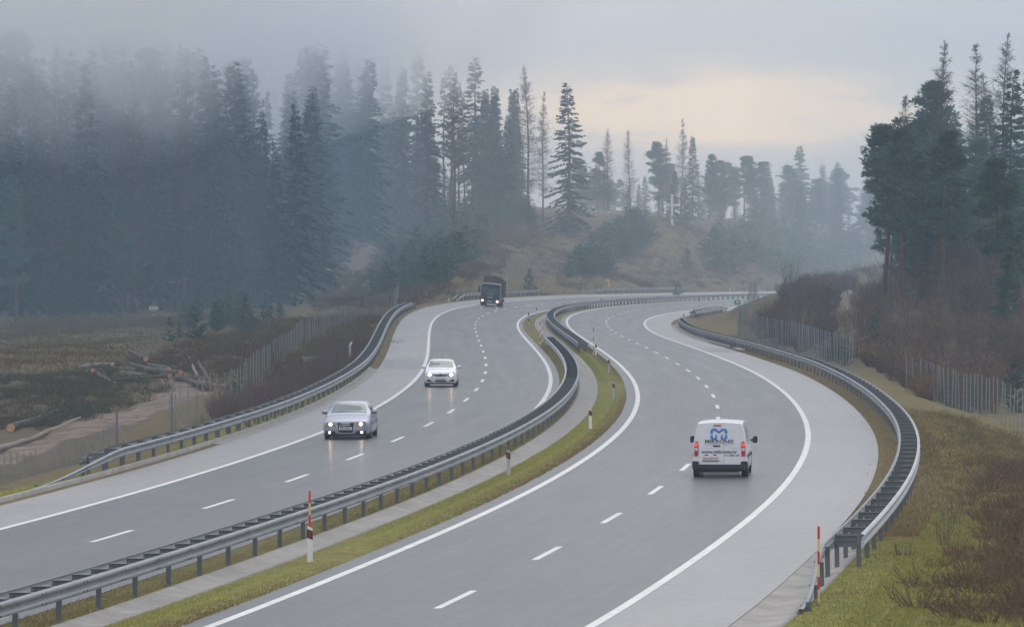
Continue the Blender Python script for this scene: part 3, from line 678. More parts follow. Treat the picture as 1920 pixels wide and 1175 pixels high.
# ------------------------------------------------------------------ wire fences
def fence(label, P, h=2.0, step=2.6, lean=.02, nw=8, verts=True):
    P = np.array([pix(*q)[:2] for q in P]); d = np.r_[0, np.cumsum(np.hypot(*np.diff(P, axis=0).T))]
    s = np.arange(0, d[-1]+.01, step); X = np.interp(s, d, P[:, 0]); Y = np.interp(s, d, P[:, 1]); Z = ground_z(X, Y)
    t = thing('wire_fence', label, 'fence', (float(X[0]), float(Y[0]), float(Z[0]))); b0 = Vector(t.location)
    pm = MB().box((0, 0, h/2-.2), (.042, .04, h+.4)).mesh('post', MT['post_steel'])
    cap = min(len(s), 100)
    for x, y, z in list(zip(X, Y, Z))[:cap]: put('post', pm, t, Vector((float(x), float(y), float(z)))-b0, (random.gauss(0, lean), random.gauss(0, lean), random.uniform(0, 1)))
    V = []; F = []
    def bar(a, b, w):
        k = len(V); V.extend([(a[0], a[1], a[2]-w), (b[0], b[1], b[2]-w), (b[0], b[1], b[2]+w), (a[0], a[1], a[2]+w)]); F.append((k, k+1, k+2, k+3))
    def vbar(p, z0, z1, w):
        k = len(V); V.extend([(p[0]-w, p[1], z0), (p[0]+w, p[1], z0), (p[0]+w, p[1], z1), (p[0]-w, p[1], z1)]); F.append((k, k+1, k+2, k+3))
    B = np.stack([X, Y, Z], 1)-np.array(b0)
    for i in range(len(B)-1):
        for q in np.linspace(.08, h-.08, nw): bar(B[i]+[0, 0, q], B[i+1]+[0, 0, q], .0018)
        for q in (np.arange(.0, 1, .25) if verts else ()): p = B[i]*(1-q)+B[i+1]*q; vbar(p, p[2]+.05, p[2]+h-.1, .0018)
    put('wire_mesh', np_mesh('wire_mesh', V, F, MT['wire']), t)
    return t
fence('dense wire fence with close posts at the foot of the near left bank', [(-60, 934, 224), (-10, 932, 227), (60, 926, 231), (130, 913, 236), (214, 885, 246)], 1.75, .8, .035)
fence('long wire fence climbing the left bank from the log yard to the bend', [(318, 815, 258), (333, 795, 263), (352, 785, 268), (400, 770, 280), (445, 757, 292), (500, 715, 325), (535, 680, 352), (570, 655, 385), (620, 635, 425), (670, 617, 465), (715, 603, 500), (738, 600, 520), (743, 590, 560), (747, 580, 600)], 2.05, 3.4)
fence('wire fence along the foot of the brushy right slope behind the guard rail', [(1384, 603, 480), (1405, 610, 462), (1440, 632, 430), (1490, 655, 400), (1550, 692, 350), (1600, 722, 325)], 2.3, 2.7)
fence('end-on run of fence posts climbing away beside the green sign', [(1420, 556, 650), (1404, 575, 560), (1386, 601, 484)], 2.3, 9, nw=3, verts=False)
fence('tall wire fence on the near right meadow in front of bare scrub', [(1700, 765, 303), (1740, 770, 297), (1800, 785, 280), (1860, 803, 264), (1916, 822, 250), (1990, 850, 235)], 2.1, 1.9)
fence('wire fence running up the brown strip below the cross', [(1225, 530, 800), (1240, 510, 825), (1260, 490, 850), (1285, 460, 890), (1310, 434, 930)], 2.2, 3.4)
fence('far wire fence along the top of the bank behind the truck', [(870, 527, 755), (900, 520, 765), (950, 510, 775), (1000, 512, 785), (1050, 522, 795), (1100, 532, 800), (1160, 535, 805), (1225, 530, 802)], 2.2, 3.0)
for x, y, D, lb in ((322, 806, 260, 'braced steel corner post where the long left fence begins'), (219, 873, 247, 'braced steel corner post at the end of the dense near left fence')):
    t = stand('corner_post', lb, 'post', x, y, D)
    MB().box((0, 0, .9), (.09, .09, 2.4)).build('post', MT['steel_dark'], t); MB().tube([(.02, 0, 1.5), (.75, -.2, .0)], .035, 6).build('brace', MT['post_steel'], t)

# ------------------------------------------------------------------ vehicles (front towards -Y, z up, origin on the ground)
def paint(name, c, metal=0.0, rough=.3): return mat(name, c, rough, spec=.5, metal=metal, coat=.6, vary=tuple(x*.93 for x in c), vscale=1.5)
MT['silver'] = paint('silver_paint', (0.29, 0.33, 0.42), .35, .32); MT['carwhite'] = paint('white_paint', (0.76, 0.78, 0.82))
MT['navy'] = paint('navy_paint', (0.022, 0.030, 0.048), 0, .35)
MT['glass'] = mat('car_glass', (0.055, 0.085, 0.085), .08, spec=.8, coat=.5, vary=(0.10, 0.145, 0.14), vscale=1.4)
MT['tyre'] = mat('tyre', (0.016, 0.016, 0.018), .85); MT['rim'] = mat('rim', (0.42, 0.43, 0.45), .35, metal=.7)
MT['chrome'] = mat('chrome', (0.6, 0.62, 0.64), .2, metal=.9); MT['trim'] = mat('dark_trim', (0.024, 0.027, 0.034), .55)
MT['plate'] = mat('plate', (0.62, 0.62, 0.62), .5); MT['lens'] = mat('lamp_lens', (0.55, 0.57, 0.58), .15, spec=.7)
MT['amber_lens_dark'] = mat('lamp_housing', (0.20, 0.20, 0.18), .2, spec=.7, vary=(0.34, 0.31, 0.25), vscale=12); MT['amber'] = mat('amber_lens', (0.6, 0.34, 0.16), .3); MT['redlens'] = mat('red_lens', (0.42, 0.015, 0.02), .2, spec=.6)
MT['logo_blue'] = mat('logo_blue', (0.05, 0.22, 0.62), .4); MT['logo_grey'] = mat('logo_grey', (0.07, 0.085, 0.12), .5); MT['logo_pale'] = mat('logo_pale', (0.42, 0.45, 0.50), .5)
MT['lamp_warm'] = emit('lamp_warm', (1.0, .70, .42), 12); MT['lamp_white'] = emit('lamp_white', (1.0, .66, .38), 15); MT['lamp_red'] = emit('lamp_red', (1.0, .08, .04), .55)
MT['seat'] = mat('interior', (0.05, 0.055, 0.06), .9)
def cr(P, n):
    """Catmull-Rom through the rows of P"""
    P = np.asarray(P, float); Q = np.concatenate([P[:1]*2-P[1:2], P, P[-1:]*2-P[-2:-1]]); out = []
    for i in range(len(P)-1):
        a, b, c, d = Q[i:i+4]
        for t in np.arange(n)/n: out.append(.5*((2*b)+(c-a)*t+(2*a-5*b+4*c-d)*t*t+(3*b-a-3*c+d)*t**3))
    out.append(P[-1]); return np.array(out)
class Shell:
    """body skin: stations along y, each a half section of (x, z) from the sill up to the roof centre line"""
    def __init__(s, st_, nu=4, nv=3):
        ys = np.array([a for a, _ in st_]); H = np.array([h for _, h in st_], float)
        A = np.concatenate([np.repeat(ys[:, None, None], H.shape[1], 1), H], 2)       # (y, x, z)
        s.n0, s.m0, s.nu, s.nv = len(ys), H.shape[1], nu, nv
        G = cr(A.reshape(len(ys), -1), nu).reshape(-1, H.shape[1], 3)
        G = np.stack([cr(g, nv) for g in G]); G[:, :, 1] = np.maximum(G[:, :, 1], 0); G[:, -1, 1] = 0
        s.G = G
    def body(s):
        G = s.G; n, m = G.shape[:2]
        L = np.stack([-G[:, :, 1], G[:, :, 0], G[:, :, 2]], -1); Rr = np.stack([G[:, :-1, 1], G[:, :-1, 0], G[:, :-1, 2]], -1)[:, ::-1]
        ring = np.concatenate([L, Rr], 1); k = ring.shape[1]; F = []
        for i in range(n-1):
            for j in range(k): F.append((i*k+j, (i+1)*k+j, (i+1)*k+(j+1) % k, i*k+(j+1) % k))
        b = MB(); b.add(ring.reshape(-1, 3), F+[tuple(range(k)), tuple((n-1)*k+j for j in range(k))[::-1]]); return b
    def at(s, u, v, sgn=1, off=.008):
        """point at station u, ring v (control indices), lifted off the skin"""
        def g(u, v):
            a = np.clip(u*s.nu, 0, s.G.shape[0]-1); b = np.clip(v*s.nv, 0, s.G.shape[1]-1)
            i, j = min(int(a), s.G.shape[0]-2), min(int(b), s.G.shape[1]-2); p, q = a-i, b-j; G = s.G
            return (G[i, j]*(1-p)*(1-q)+G[i+1, j]*p*(1-q)+G[i, j+1]*(1-p)*q+G[i+1, j+1]*p*q)
        P = g(u, v); e = .05; du = g(u+e, v)-g(u-e, v); dv = g(u, v+e)-g(u, v-e); n = np.cross(du, dv); n = n/(np.linalg.norm(n)+1e-9)
        c = np.array([P[0], 0, .6])
        if n @ (P-c) < 0: n = -n
        P = P+n*off; return (sgn*P[1], P[0], P[2])
    def patch(s, u0, u1, v0, v1, sgn=1, n=6, off=.008, both=False):
        b = MB()
        if both:   # across the centre line: rows in u, columns left..right
            cols = [(v, -1) for v in np.linspace(v0, v1, n)]+[(v, 1) for v in np.linspace(v1, v0, n)[1:]]
        else: cols = [(v, sgn) for v in np.linspace(v0, v1, n)]
        k = len(cols); uu_ = np.linspace(u0, u1, n); V = [s.at(u, v, g, off) for u in uu_ for v, g in cols]
        b.add(V, [(i*k+j, i*k+j+1, (i+1)*k+j+1, (i+1)*k+j) for i in range(n-1) for j in range(k-1)]); return b
def wheel(t, x, y, r, w=.21, spokes=5):
    sg = 1 if x > 0 else -1
    wh = MB().tube([(x-sg*w, y, r), (x-sg*w*.9, y, r), (x-sg*.02, y, r), (x, y, r)], [r*.93, r, r, r*.94], 20).build('wheel', MT['tyre'], t)
    b = MB(); b.tube([(x-.01*sg, y, r), (x+.006*sg, y, r)], [r*.66, r*.62], 20); b.build('rim', MT['rim'], wh)
    b = MB()
    for k in range(spokes):
        a = 2*math.pi*k/spokes+.3; b.box((x+.008*sg, y+math.cos(a)*r*.42, r+math.sin(a)*r*.42), (.006, r*.13, r*.2), Matrix.Rotation(a, 3, 'X'))
    b.build('rim_gap', MT['trim'], wh)
    return wh
def arch(t, x, y, r):
    """dark wheel arch opening, an upright crescent round the tyre"""
    sg = 1 if x > 0 else -1; n = 14; b = MB(); V = []
    for k in range(n+1):
        a = math.pi*(k/n*1.2-.1)
        V += [(x+sg*.004, y+math.cos(a)*r*1.17, r+math.sin(a)*r*1.17), (x+sg*.004, y+math.cos(a)*r*.9, r+math.sin(a)*r*.9)]
    b.add(V, [(2*k, 2*k+1, 2*k+3, 2*k+2) for k in range(n)]); b.build('wheel_arch', MT['black'], t)
def lamp(t, pos, r, m, lensw=None, lensh=None, name='headlight', lens='lens', tw=0.0):
    x, y, z = pos; b = MB(); w, h = lensw or r*2.4, lensh or r*2.2; sg = 1 if x > 0 else -1
    b.prism([(x-w/2, z-h/2), (x+w/2, z-h/2+tw*sg), (x+w/2, z+h/2+tw*sg*.6), (x-w/2, z+h/2)], y-.02, y+.12)
    L = b.build(name, MT[lens], t)
    if m: MB().tube([(x, y-.021, z), (x, y-.034, z), (x, y-.038, z)], [r, r*.9, r*.3], 14).build('bulb', MT[m], L)
    return L
def person_in(t, x, y, z):
    """driver: head and shoulders behind the windscreen"""
    b = MB(); b.tube([(x, y, z-.55), (x, y, z-.22), (x, y, z-.12)], [.23, .2, .07], 10); b.tube([(x, y, z-.14), (x, y, z-.04), (x, y-.02, z+.06), (x, y, z+.13)], [.06, .1, .1, .04], 10)
    return b
def place(t, s, o):
    t.location = tuple(map(float, rp(s, o, .004))); t.rotation_euler = (0, -math.atan(bank(s, o)), -heading(s))
def mirror_pair(t, x, y, z, m, w=.22, h=.15, foot=True):
    for sg in (-1, 1):
        mm = MB(); mm.tube([(sg*(x-.02), y, z), (sg*(x+.05), y-.03, z+.01), (sg*(x+w*.55), y-.05, z+.03), (sg*(x+w), y-.02, z+.02)], [.03, h*.45, h*.5, h*.3], 10)
        q = mm.build('side_mirror', MT[m], t, smooth=True); MB().box((sg*(x+.08), y, z-.055), (.2, .07, .03)).build('mirror_foot', MT['trim'], q)

# silver saloon
t = CAR = thing('saloon_car', 'silver blue saloon car with lit headlights and four rings on its grille', 'car')
S_ = Shell([(-2.45, [(.60, .24), (.68, .30), (.70, .48), (.66, .62), (.40, .68), (0, .69)]),
            (-2.34, [(.78, .20), (.84, .30), (.86, .50), (.81, .69), (.50, .74), (0, .75)]),
            (-2.05, [(.84, .18), (.91, .30), (.925, .55), (.86, .76), (.55, .82), (0, .835)]),
            (-1.45, [(.85, .17), (.925, .30), (.93, .60), (.87, .86), (.58, .91), (0, .925)]),
            (-.98, [(.85, .17), (.925, .30), (.93, .62), (.885, .93), (.76, .965), (0, .99)]),
            (-.25, [(.85, .17), (.925, .30), (.93, .63), (.872, .955), (.665, 1.345), (0, 1.405)]),
            (.45, [(.85, .17), (.925, .30), (.93, .64), (.87, .965), (.645, 1.405), (0, 1.46)]),
            (1.15, [(.85, .17), (.925, .30), (.93, .66), (.865, .98), (.62, 1.35), (0, 1.41)]),
            (1.85, [(.84, .18), (.92, .32), (.925, .68), (.84, 1.00), (.66, 1.03), (0, 1.06)]),
            (2.42, [(.74, .24), (.83, .36), (.85, .68), (.76, .96), (.56, .98), (0, 1.0)])])
S_.body().build('body', MT['silver'], t, smooth=True)
S_.patch(4.12, 4.93, 4.08, 5, both=True, off=.012).build('windscreen', MT['glass'], t, smooth=True)
S_.patch(7.15, 7.9, 4.1, 5, both=True, off=.012).build('rear_window', MT['glass'], t, smooth=True)
for sg in (-1, 1):
    S_.patch(4.75, 5.85, 3.18, 3.86, sg, off=.012).build('side_window', MT['glass'], t, smooth=True); S_.patch(5.95, 7.0, 3.18, 3.84, sg, off=.012).build('side_window', MT['glass'], t, smooth=True)
    S_.patch(3.2, 7.6, 1.9, 1.98, sg, off=.014, n=12).build('door_strip', MT['trim'], t)
    for y in (-1.42, 1.43): wheel(t, sg*.925, y, .325); arch(t, sg*.932, y, .325)
g = MB().prism([(-.36, .68), (.36, .68), (.31, .30), (.26, .235), (-.26, .235), (-.31, .30)], -2.475, -2.40).build('grille', MT['chrome'], t)
MB().prism([(-.335, .66), (.335, .66), (.29, .30), (.24, .255), (-.24, .255), (-.29, .30)], -2.485, -2.44).build('grille_mesh', MT['trim'], g)
b = MB()
for k in range(4):
    c = -.12+k*.08; b.tube([(c+.052*math.cos(a), -2.495, .60+.052*math.sin(a)) for a in np.linspace(0, 2*math.pi, 17)], .011, 6, cap=False)
b.build('ring_badge', MT['chrome'], g)
MB().box((0, -2.50, .435), (.52, .02, .115)).build('number_plate', MT['plate'], t); text('ZG 315-C', .105, MT['ink'], t, (0, -2.512, .435), name='plate_text', bold=.003)
MB().box((-.25, -2.492, .55), (.10, .01, .025)).build('badge', MT['chrome'], g)
for sg in (-1, 1):
    lamp(t, (sg*.60, -2.46, .605), .06, 'lamp_white', .40, .15, tw=.03, lens='amber_lens_dark')
    MB().prism([(sg*.42, .20), (sg*.42, .33), (sg*.80, .345), (sg*.82, .22)], -2.462, -2.36).build('air_intake', MT['trim'], t)
    lamp(t, (sg*.64, -2.47, .28), .042, 'lamp_white', .13, .12, 'fog_light', 'trim')
MB().prism([(-.78, .13), (.78, .13), (.82, .20), (-.82, .20)], -2.40, -2.2).build('splitter', MT['trim'], t)
MB().box((0, 0, .24), (1.66, 4.2, .14)).build('underbody', MT['black'], t)
mirror_pair(t, .90, -.62, 1.02, 'silver')
person_in(t, .36, -.1, 1.2).build('driver', MT['seat'], t, smooth=True)
place(t, 102.4, -14.45)

# white hatchback
t = thing('hatchback_car', 'white hatchback car with glowing headlights, behind the silver saloon', 'car')
S_ = Shell([(-2.12, [(.58, .25), (.64, .32), (.66, .50), (.60, .66), (.36, .70), (0, .71)]),
            (-2.0, [(.74, .21), (.79, .32), (.81, .52), (.75, .74), (.46, .79), (0, .80)]),
            (-1.7, [(.80, .19), (.86, .32), (.875, .58), (.81, .84), (.54, .90), (0, .92)]),
            (-1.1, [(.81, .18), (.87, .32), (.88, .62), (.835, .94), (.72, .985), (0, 1.02)]),
            (-.35, [(.81, .18), (.87, .32), (.88, .64), (.825, .97), (.63, 1.355), (0, 1.42)]),
            (.35, [(.81, .18), (.87, .32), (.88, .65), (.825, .985), (.61, 1.41), (0, 1.46)]),
            (1.1, [(.81, .18), (.87, .32), (.88, .67), (.82, 1.0), (.54, 1.38), (0, 1.42)]),
            (1.75, [(.80, .2), (.86, .34), (.87, .70), (.80, 1.02), (.58, 1.12), (0, 1.15)]),
            (2.1, [(.70, .28), (.78, .40), (.80, .70), (.74, .94), (.5, .97), (0, .98)])])
S_.body().build('body', MT['carwhite'], t, smooth=True)
S_.patch(3.1, 3.93, 4.08, 5, both=True, off=.012).build('windscreen', MT['glass'], t, smooth=True)
S_.patch(6.2, 6.9, 4.1, 5, both=True, off=.012).build('rear_window', MT['glass'], t, smooth=True)
for sg in (-1, 1):
    S_.patch(3.75, 4.85, 3.18, 3.86, sg, off=.012).build('side_window', MT['glass'], t, smooth=True); S_.patch(4.95, 6.0, 3.18, 3.84, sg, off=.012).build('side_window', MT['glass'], t, smooth=True)
    for y in (-1.28, 1.32): wheel(t, sg*.875, y, .31); arch(t, sg*.882, y, .31)
    lamp(t, (sg*.585, -2.13, .665), .085, 'lamp_white', .30, .22, tw=.05)
    MB().prism([(sg*.42, .30), (sg*.60, .40), (sg*.74, .42), (sg*.72, .30)], -2.14, -2.04).build('fog_lamp_recess', MT['trim'], t)
g = MB().prism([(-.42, .70), (.42, .70), (.38, .62), (.2, .58), (-.2, .58), (-.38, .62)], -2.15, -2.08).build('grille', MT['trim'], t)
MB().box((0, -2.155, .668), (.80, .02, .035)).build('grille_bar', MT['chrome'], g); MB().tube([(0, -2.15, .668), (0, -2.18, .668)], .055, 14).build('badge', MT['trim'], g)
MB().prism([(-.33, .38), (.33, .38), (.27, .28), (-.27, .28)], -2.15, -2.08).build('air_intake', MT['trim'], t)
MB().box((0, -2.165, .43), (.52, .02, .115)).build('number_plate', MT['plate'], t); text('ZG 8524-B', .09, MT['ink'], t, (0, -2.178, .43), name='plate_text')
MB().prism([(-.72, .15), (.72, .15), (.76, .22), (-.76, .22)], -2.08, -1.9).build('splitter', MT['trim'], t)
MB().box((0, 0, .24), (1.56, 3.6, .14)).build('underbody', MT['black'], t)
mirror_pair(t, .86, -.78, 1.03, 'carwhite', .24, .17)
MB().tube([(0, .9, 1.42), (0, 1.1, 1.75)], .008, 5).build('aerial', MT['black'], t)
person_in(t, .33, -.1, 1.22).build('driver', MT['seat'], t, smooth=True)
place(t, 179.8, -14.4)

# dark lorry with a load of scrap behind the cab
t = thing('lorry', 'dark navy lorry with lit headlights carrying a rusty open load', 'lorry')
S_ = Shell([(-4.25, [(1.16, .40), (1.18, .9), (1.18, 1.55), (1.12, 2.45), (1.02, 2.78), (0, 2.83)]),
            (-4.05, [(1.23, .36), (1.25, .9), (1.25, 1.6), (1.20, 2.55), (1.10, 2.92), (0, 2.98)]),
            (-3.2, [(1.23, .36), (1.25, .9), (1.25, 1.6), (1.21, 2.6), (1.12, 2.98), (0, 3.04)]),
            (-2.3, [(1.23, .5), (1.25, .9), (1.25, 1.6), (1.21, 2.6), (1.12, 2.96), (0, 3.02)])], 3, 3)
S_.body().build('cab', MT['navy'], t, smooth=False)
MB().prism([(-1.05, 1.62), (1.05, 1.62), (1.0, 2.42), (-1.0, 2.42)], -4.275, -4.22).build('windscreen', MT['glass'], t)
MB().prism([(-1.06, 2.46), (1.06, 2.46), (1.02, 2.66), (-1.02, 2.66)], -4.42, -4.18).build('sun_visor', MT['trim'], t)
b = MB()
for k in range(9): b.box((-.44+k*.11, -4.27, 1.50), (.075, .02, .09))
b.build('lettering', MT['chrome'], t)
g = MB().box((0, -4.262, 1.05), (1.5, .03, .62)).build('grille', MT['trim'], t)
for k in range(4): MB().box((0, -4.28, .83+k*.14), (1.45, .02, .03)).build('slat', MT['navy'], g)
MB().box((0, -4.29, 1.14), (.72, .02, .11)).build('name_plate', MT['logo_pale'], g)
MB().box((0, -4.33, .55), (2.46, .22, .46)).build('bumper', MT['navy'], t)
MB().box((0, -4.45, .60), (.60, .02, .13)).build('number_plate', MT['plate'], t)
for sg in (-1, 1):
    lamp(t, (sg*.98, -4.43, .66), .105, 'lamp_white', .34, .26)
    MB().box((sg*1.262, -3.35, 1.95), (.02, .9, .7)).build('side_window', MT['glass'], t)
    MB().tube([(sg*1.2, -4.15, 2.55), (sg*1.5, -4.3, 2.55)], .03, 6).build('mirror_arm', MT['black'], t)
    MB().tube([(sg*1.2, -4.15, 1.75), (sg*1.5, -4.3, 1.75)], .03, 6).build('mirror_arm', MT['black'], t)
    MB().box((sg*1.5, -4.3, 2.12), (.22, .12, .85)).build('mirror', MT['black'], t)
    for y in (-3.2, 1.7, 3.0): wheel(t, sg*1.22, y, .5, .32, 8)
    MB().box((sg*1.0, -4.1, 3.02), (.08, .1, .06)).build('roof_lamp', MT['chrome'], t)
MB().box((0, .6, .92), (2.0, 9.0, .3)).build('chassis', MT['black'], t)
MT['rust'] = mat('rusty_steel', (0.085, 0.045, 0.042), .8, vary=(0.15, 0.085, 0.078), vscale=1.2); MT['tarp'] = mat('green_rim', (0.16, 0.22, 0.22), .6)
b = MB(); b.box((0, -1.95, 2.5), (2.35, .1, 2.75)); b.box((0, 4.9, 2.2), (2.45, .1, 2.2)); b.box((-1.2, 1.5, 2.2), (.08, 6.8, 2.2)); b.box((1.2, 1.5, 2.2), (.08, 6.8, 2.2)); b.box((0, 1.5, 1.15), (2.45, 6.9, .12)); L = b.build('load_body', MT['rust'], t)
for k in range(7): MB().box((1.26, -1.6+k*1.05, 2.2), (.06, .1, 2.2)).build('stake', MT['rust'], L)
MB().tube([(-1.1, -2.0, 3.85), (-.3, -2.0, 3.98), (.5, -2.0, 3.9), (1.15, -2.0, 3.6)], .06, 6).build('rim_rail', MT['tarp'], L)
b = MB(); rr = random.Random(3)
for k in range(46): b.box((rr.uniform(-1, 1), rr.uniform(-1.7, 4.6), rr.uniform(2.9, 3.55)), (rr.uniform(.2, .9), rr.uniform(.3, 1.2), rr.uniform(.1, .4)), Matrix.Rotation(rr.uniform(-.6, .6), 3, 'Y') @ Matrix.Rotation(rr.uniform(-1, 1), 3, 'Z'))
tag(b.build('scrap', MT['rust'], L), kind='stuff')
MB().box((1.25, 1.7, .75), (.4, 1.2, .25)).build('side_guard', MT['rust'], t); MB().tube([(1.1, -1.3, .8), (1.1, -.2, .8)], .28, 12).build('fuel_tank', MT['steel'], t)
place(t, 494, -14.75); t.scale = (.86, .86, .86)

# white panel van, seen from behind: modelled with its rear at -Y
t = thing('panel_van', 'white panel van driving away, blue logo and grey lettering on its rear doors', 'van')
S_ = Shell([(-2.19, [(.78, .36), (.83, .46), (.84, .75), (.81, 1.12), (.71, 1.62), (.60, 1.74), (0, 1.775)]),
            (-2.10, [(.83, .26), (.88, .40), (.895, .75), (.865, 1.14), (.755, 1.67), (.64, 1.775), (0, 1.81)]),
            (-1.2, [(.84, .22), (.895, .36), (.905, .75), (.875, 1.14), (.765, 1.68), (.65, 1.79), (0, 1.825)]),
            (0, [(.84, .2), (.90, .34), (.905, .75), (.875, 1.13), (.765, 1.67), (.65, 1.785), (0, 1.82)]),
            (.65, [(.84, .2), (.90, .34), (.905, .75), (.875, 1.11), (.755, 1.61), (.64, 1.72), (0, 1.76)]),
            (1.25, [(.84, .2), (.90, .34), (.90, .72), (.86, 1.04), (.72, 1.17), (.58, 1.21), (0, 1.24)]),
            (1.85, [(.82, .2), (.88, .34), (.88, .66), (.80, .92), (.66, .97), (.5, .99), (0, 1.01)]),
            (2.19, [(.66, .25), (.72, .36), (.74, .58), (.66, .78), (.5, .82), (.4, .83), (0, .84)])], 4, 3)
S_.body().build('body', MT['carwhite'], t, smooth=False)
S_.patch(4.1, 4.9, 4.2, 6, both=True, off=.012).build('windscreen', MT['glass'], t, smooth=True)
for sg in (-1, 1):
    S_.patch(3.1, 4.4, 3.15, 3.9, sg, off=.012).build('side_window', MT['glass'], t, smooth=True); S_.patch(2.0, 2.98, 3.2, 3.9, sg, off=.012).build('side_panel', MT['carwhite'], t, smooth=True)
    S_.patch(1.2, 5.6, 1.75, 1.98, sg, off=.016, n=12).build('side_moulding', MT['trim'], t)
    for y in (-1.36, 1.36): wheel(t, sg*.90, y, .315); arch(t, sg*.908, y, .315)
    # tail lamps: red, clear, red
    L = MB().prism([(sg*.835, .70), (sg*.715, .70), (sg*.705, .80), (sg*.70, 1.10), (sg*.725, 1.175), (sg*.80, 1.175), (sg*.83, 1.0)], -2.225, -2.10).build('tail_light', MT['redlens'], t)
    MB().box((sg*.765, -2.228, .92), (.11, .014, .10)).build('clear_lens', MT['lens'], L); MB().box((sg*.765, -2.228, 1.07), (.10, .014, .11)).build('bulb', MT['lamp_red'], L)
    MB().prism([(sg*.90, .30), (sg*.69, .30), (sg*.69, .50), (sg*.72, .53), (sg*.88, .53), (sg*.905, .50)], -2.27, -2.0).build('bumper_corner', MT['trim'], t)
    mm = MB().tube([(sg*.90, .98, 1.10), (sg*.97, 1.0, 1.12)], .04, 8).build('mirror_arm', MT['black'], t)
    MB().prism([(sg*.96, 1.02), (sg*1.10, 1.01), (sg*1.125, 1.08), (sg*1.12, 1.20), (sg*1.07, 1.245), (sg*.98, 1.22)], .93, 1.08).build('side_mirror', MT['trim'], t)
MB().prism([(-.90, .28), (.90, .28), (.89, .40), (.69, .425), (-.69, .425), (-.89, .40)], -2.28, -2.05).build('bumper', MT['trim'], t)
MB().prism([(-.62, .16), (.62, .16), (.80, .28), (-.80, .28)], -2.2, -1.9).build('valance', MT['black'], t)
MB().box((0, 0, .26), (1.6, 3.9, .16)).build('underbody', MT['black'], t)
d = MB().prism([(-.68, .425), (.68, .425), (.69, 1.12), (.60, 1.60), (.52, 1.67), (-.52, 1.67), (-.60, 1.60), (-.69, 1.12)], -2.205, -2.15).build('rear_doors', MT['carwhite'], t)
MB().box((.13, -2.206, 1.0), (.014, .006, 1.15)).build('door_gap', MT['logo_pale'], d); MB().box((-.42, -2.206, .955), (.34, .006, .012)).build('crease', MT['logo_pale'], d); MB().box((.50, -2.206, .955), (.26, .006, .012)).build('crease', MT['logo_pale'], d)
MB().box((-.10, -2.215, 1.03), (.23, .03, .04)).build('door_handle', MT['trim'], d)
MB().box((-.08, -2.212, 1.705), (.25, .05, .03)).build('brake_light', MT['redlens'], t)
MB().box((-.30, -2.212, .615), (.54, .016, .125)).build('number_plate', MT['plate'], d); text('ZG 2439-CT', .10, MT['redlens'], d, (-.30, -2.224, .615), name='plate_text', sx=.95)
MB().box((-.30, -2.216, .54), (.56, .03, .025)).build('plate_lip', MT['trim'], d)
for x in (-.44, -.16): MB().box((x, -2.212, .735), (.11, .02, .03)).build('plate_lamp', MT['trim'], d)
def ribbon(b, P, w, y):
    P = [np.array(p, float) for p in P]; V = []
    for i, p in enumerate(P):
        d0 = P[min(i+1, len(P)-1)]-P[max(i-1, 0)]; d0 = d0/np.hypot(*d0); n = np.array([-d0[1], d0[0]])*(w if np.isscalar(w) else w[i])/2
        V += [(p[0]+n[0], y, p[1]+n[1]), (p[0]-n[0], y, p[1]-n[1])]
    b.add(V, [(2*i, 2*i+1, 2*i+3, 2*i+2) for i in range(len(P)-1)])
b = MB(); sc = lambda l: [(-.03+x*.27, 1.405+z*.175) for x, z in l]
ribbon(b, sc([(-.88, .1), (-.88, .62), (-.80, .82), (-.62, .88), (-.40, .86), (0, .38), (.40, .86), (.62, .88), (.80, .82), (.88, .62), (.88, .1)]), .085, -2.2075)
for sg in (-1, 1): ribbon(b, sc([(sg*.88, -.08), (sg*.88, -.62), (sg*.78, -.84), (sg*.58, -.88), (sg*.40, -.80), (sg*.32, -.55), (sg*.36, .02)]), [.085]*5+[.075, .03], -2.2075)
b.build('logo', MT['logo_blue'], d)
text('MIKRONIS', .158, MT['logo_grey'], d, (-.02, -2.21, 1.175), name='lettering', sx=1.30, bold=.004)
text('NOTEBOOK CENTAR', .075, MT['logo_pale'], d, (-.02, -2.21, 1.085), name='lettering', sx=1.38)
text('www.mikronis.hr', .148, MT['logo_grey'], d, (-.02, -2.21, .835), name='lettering', sx=1.12, bold=.004)
text('01 / 3033-100', .082, MT['logo_grey'], d, (.40, -2.21, .72), name='lettering', sx=1.0, bold=.002)
place(t, 66.0, 1.52)

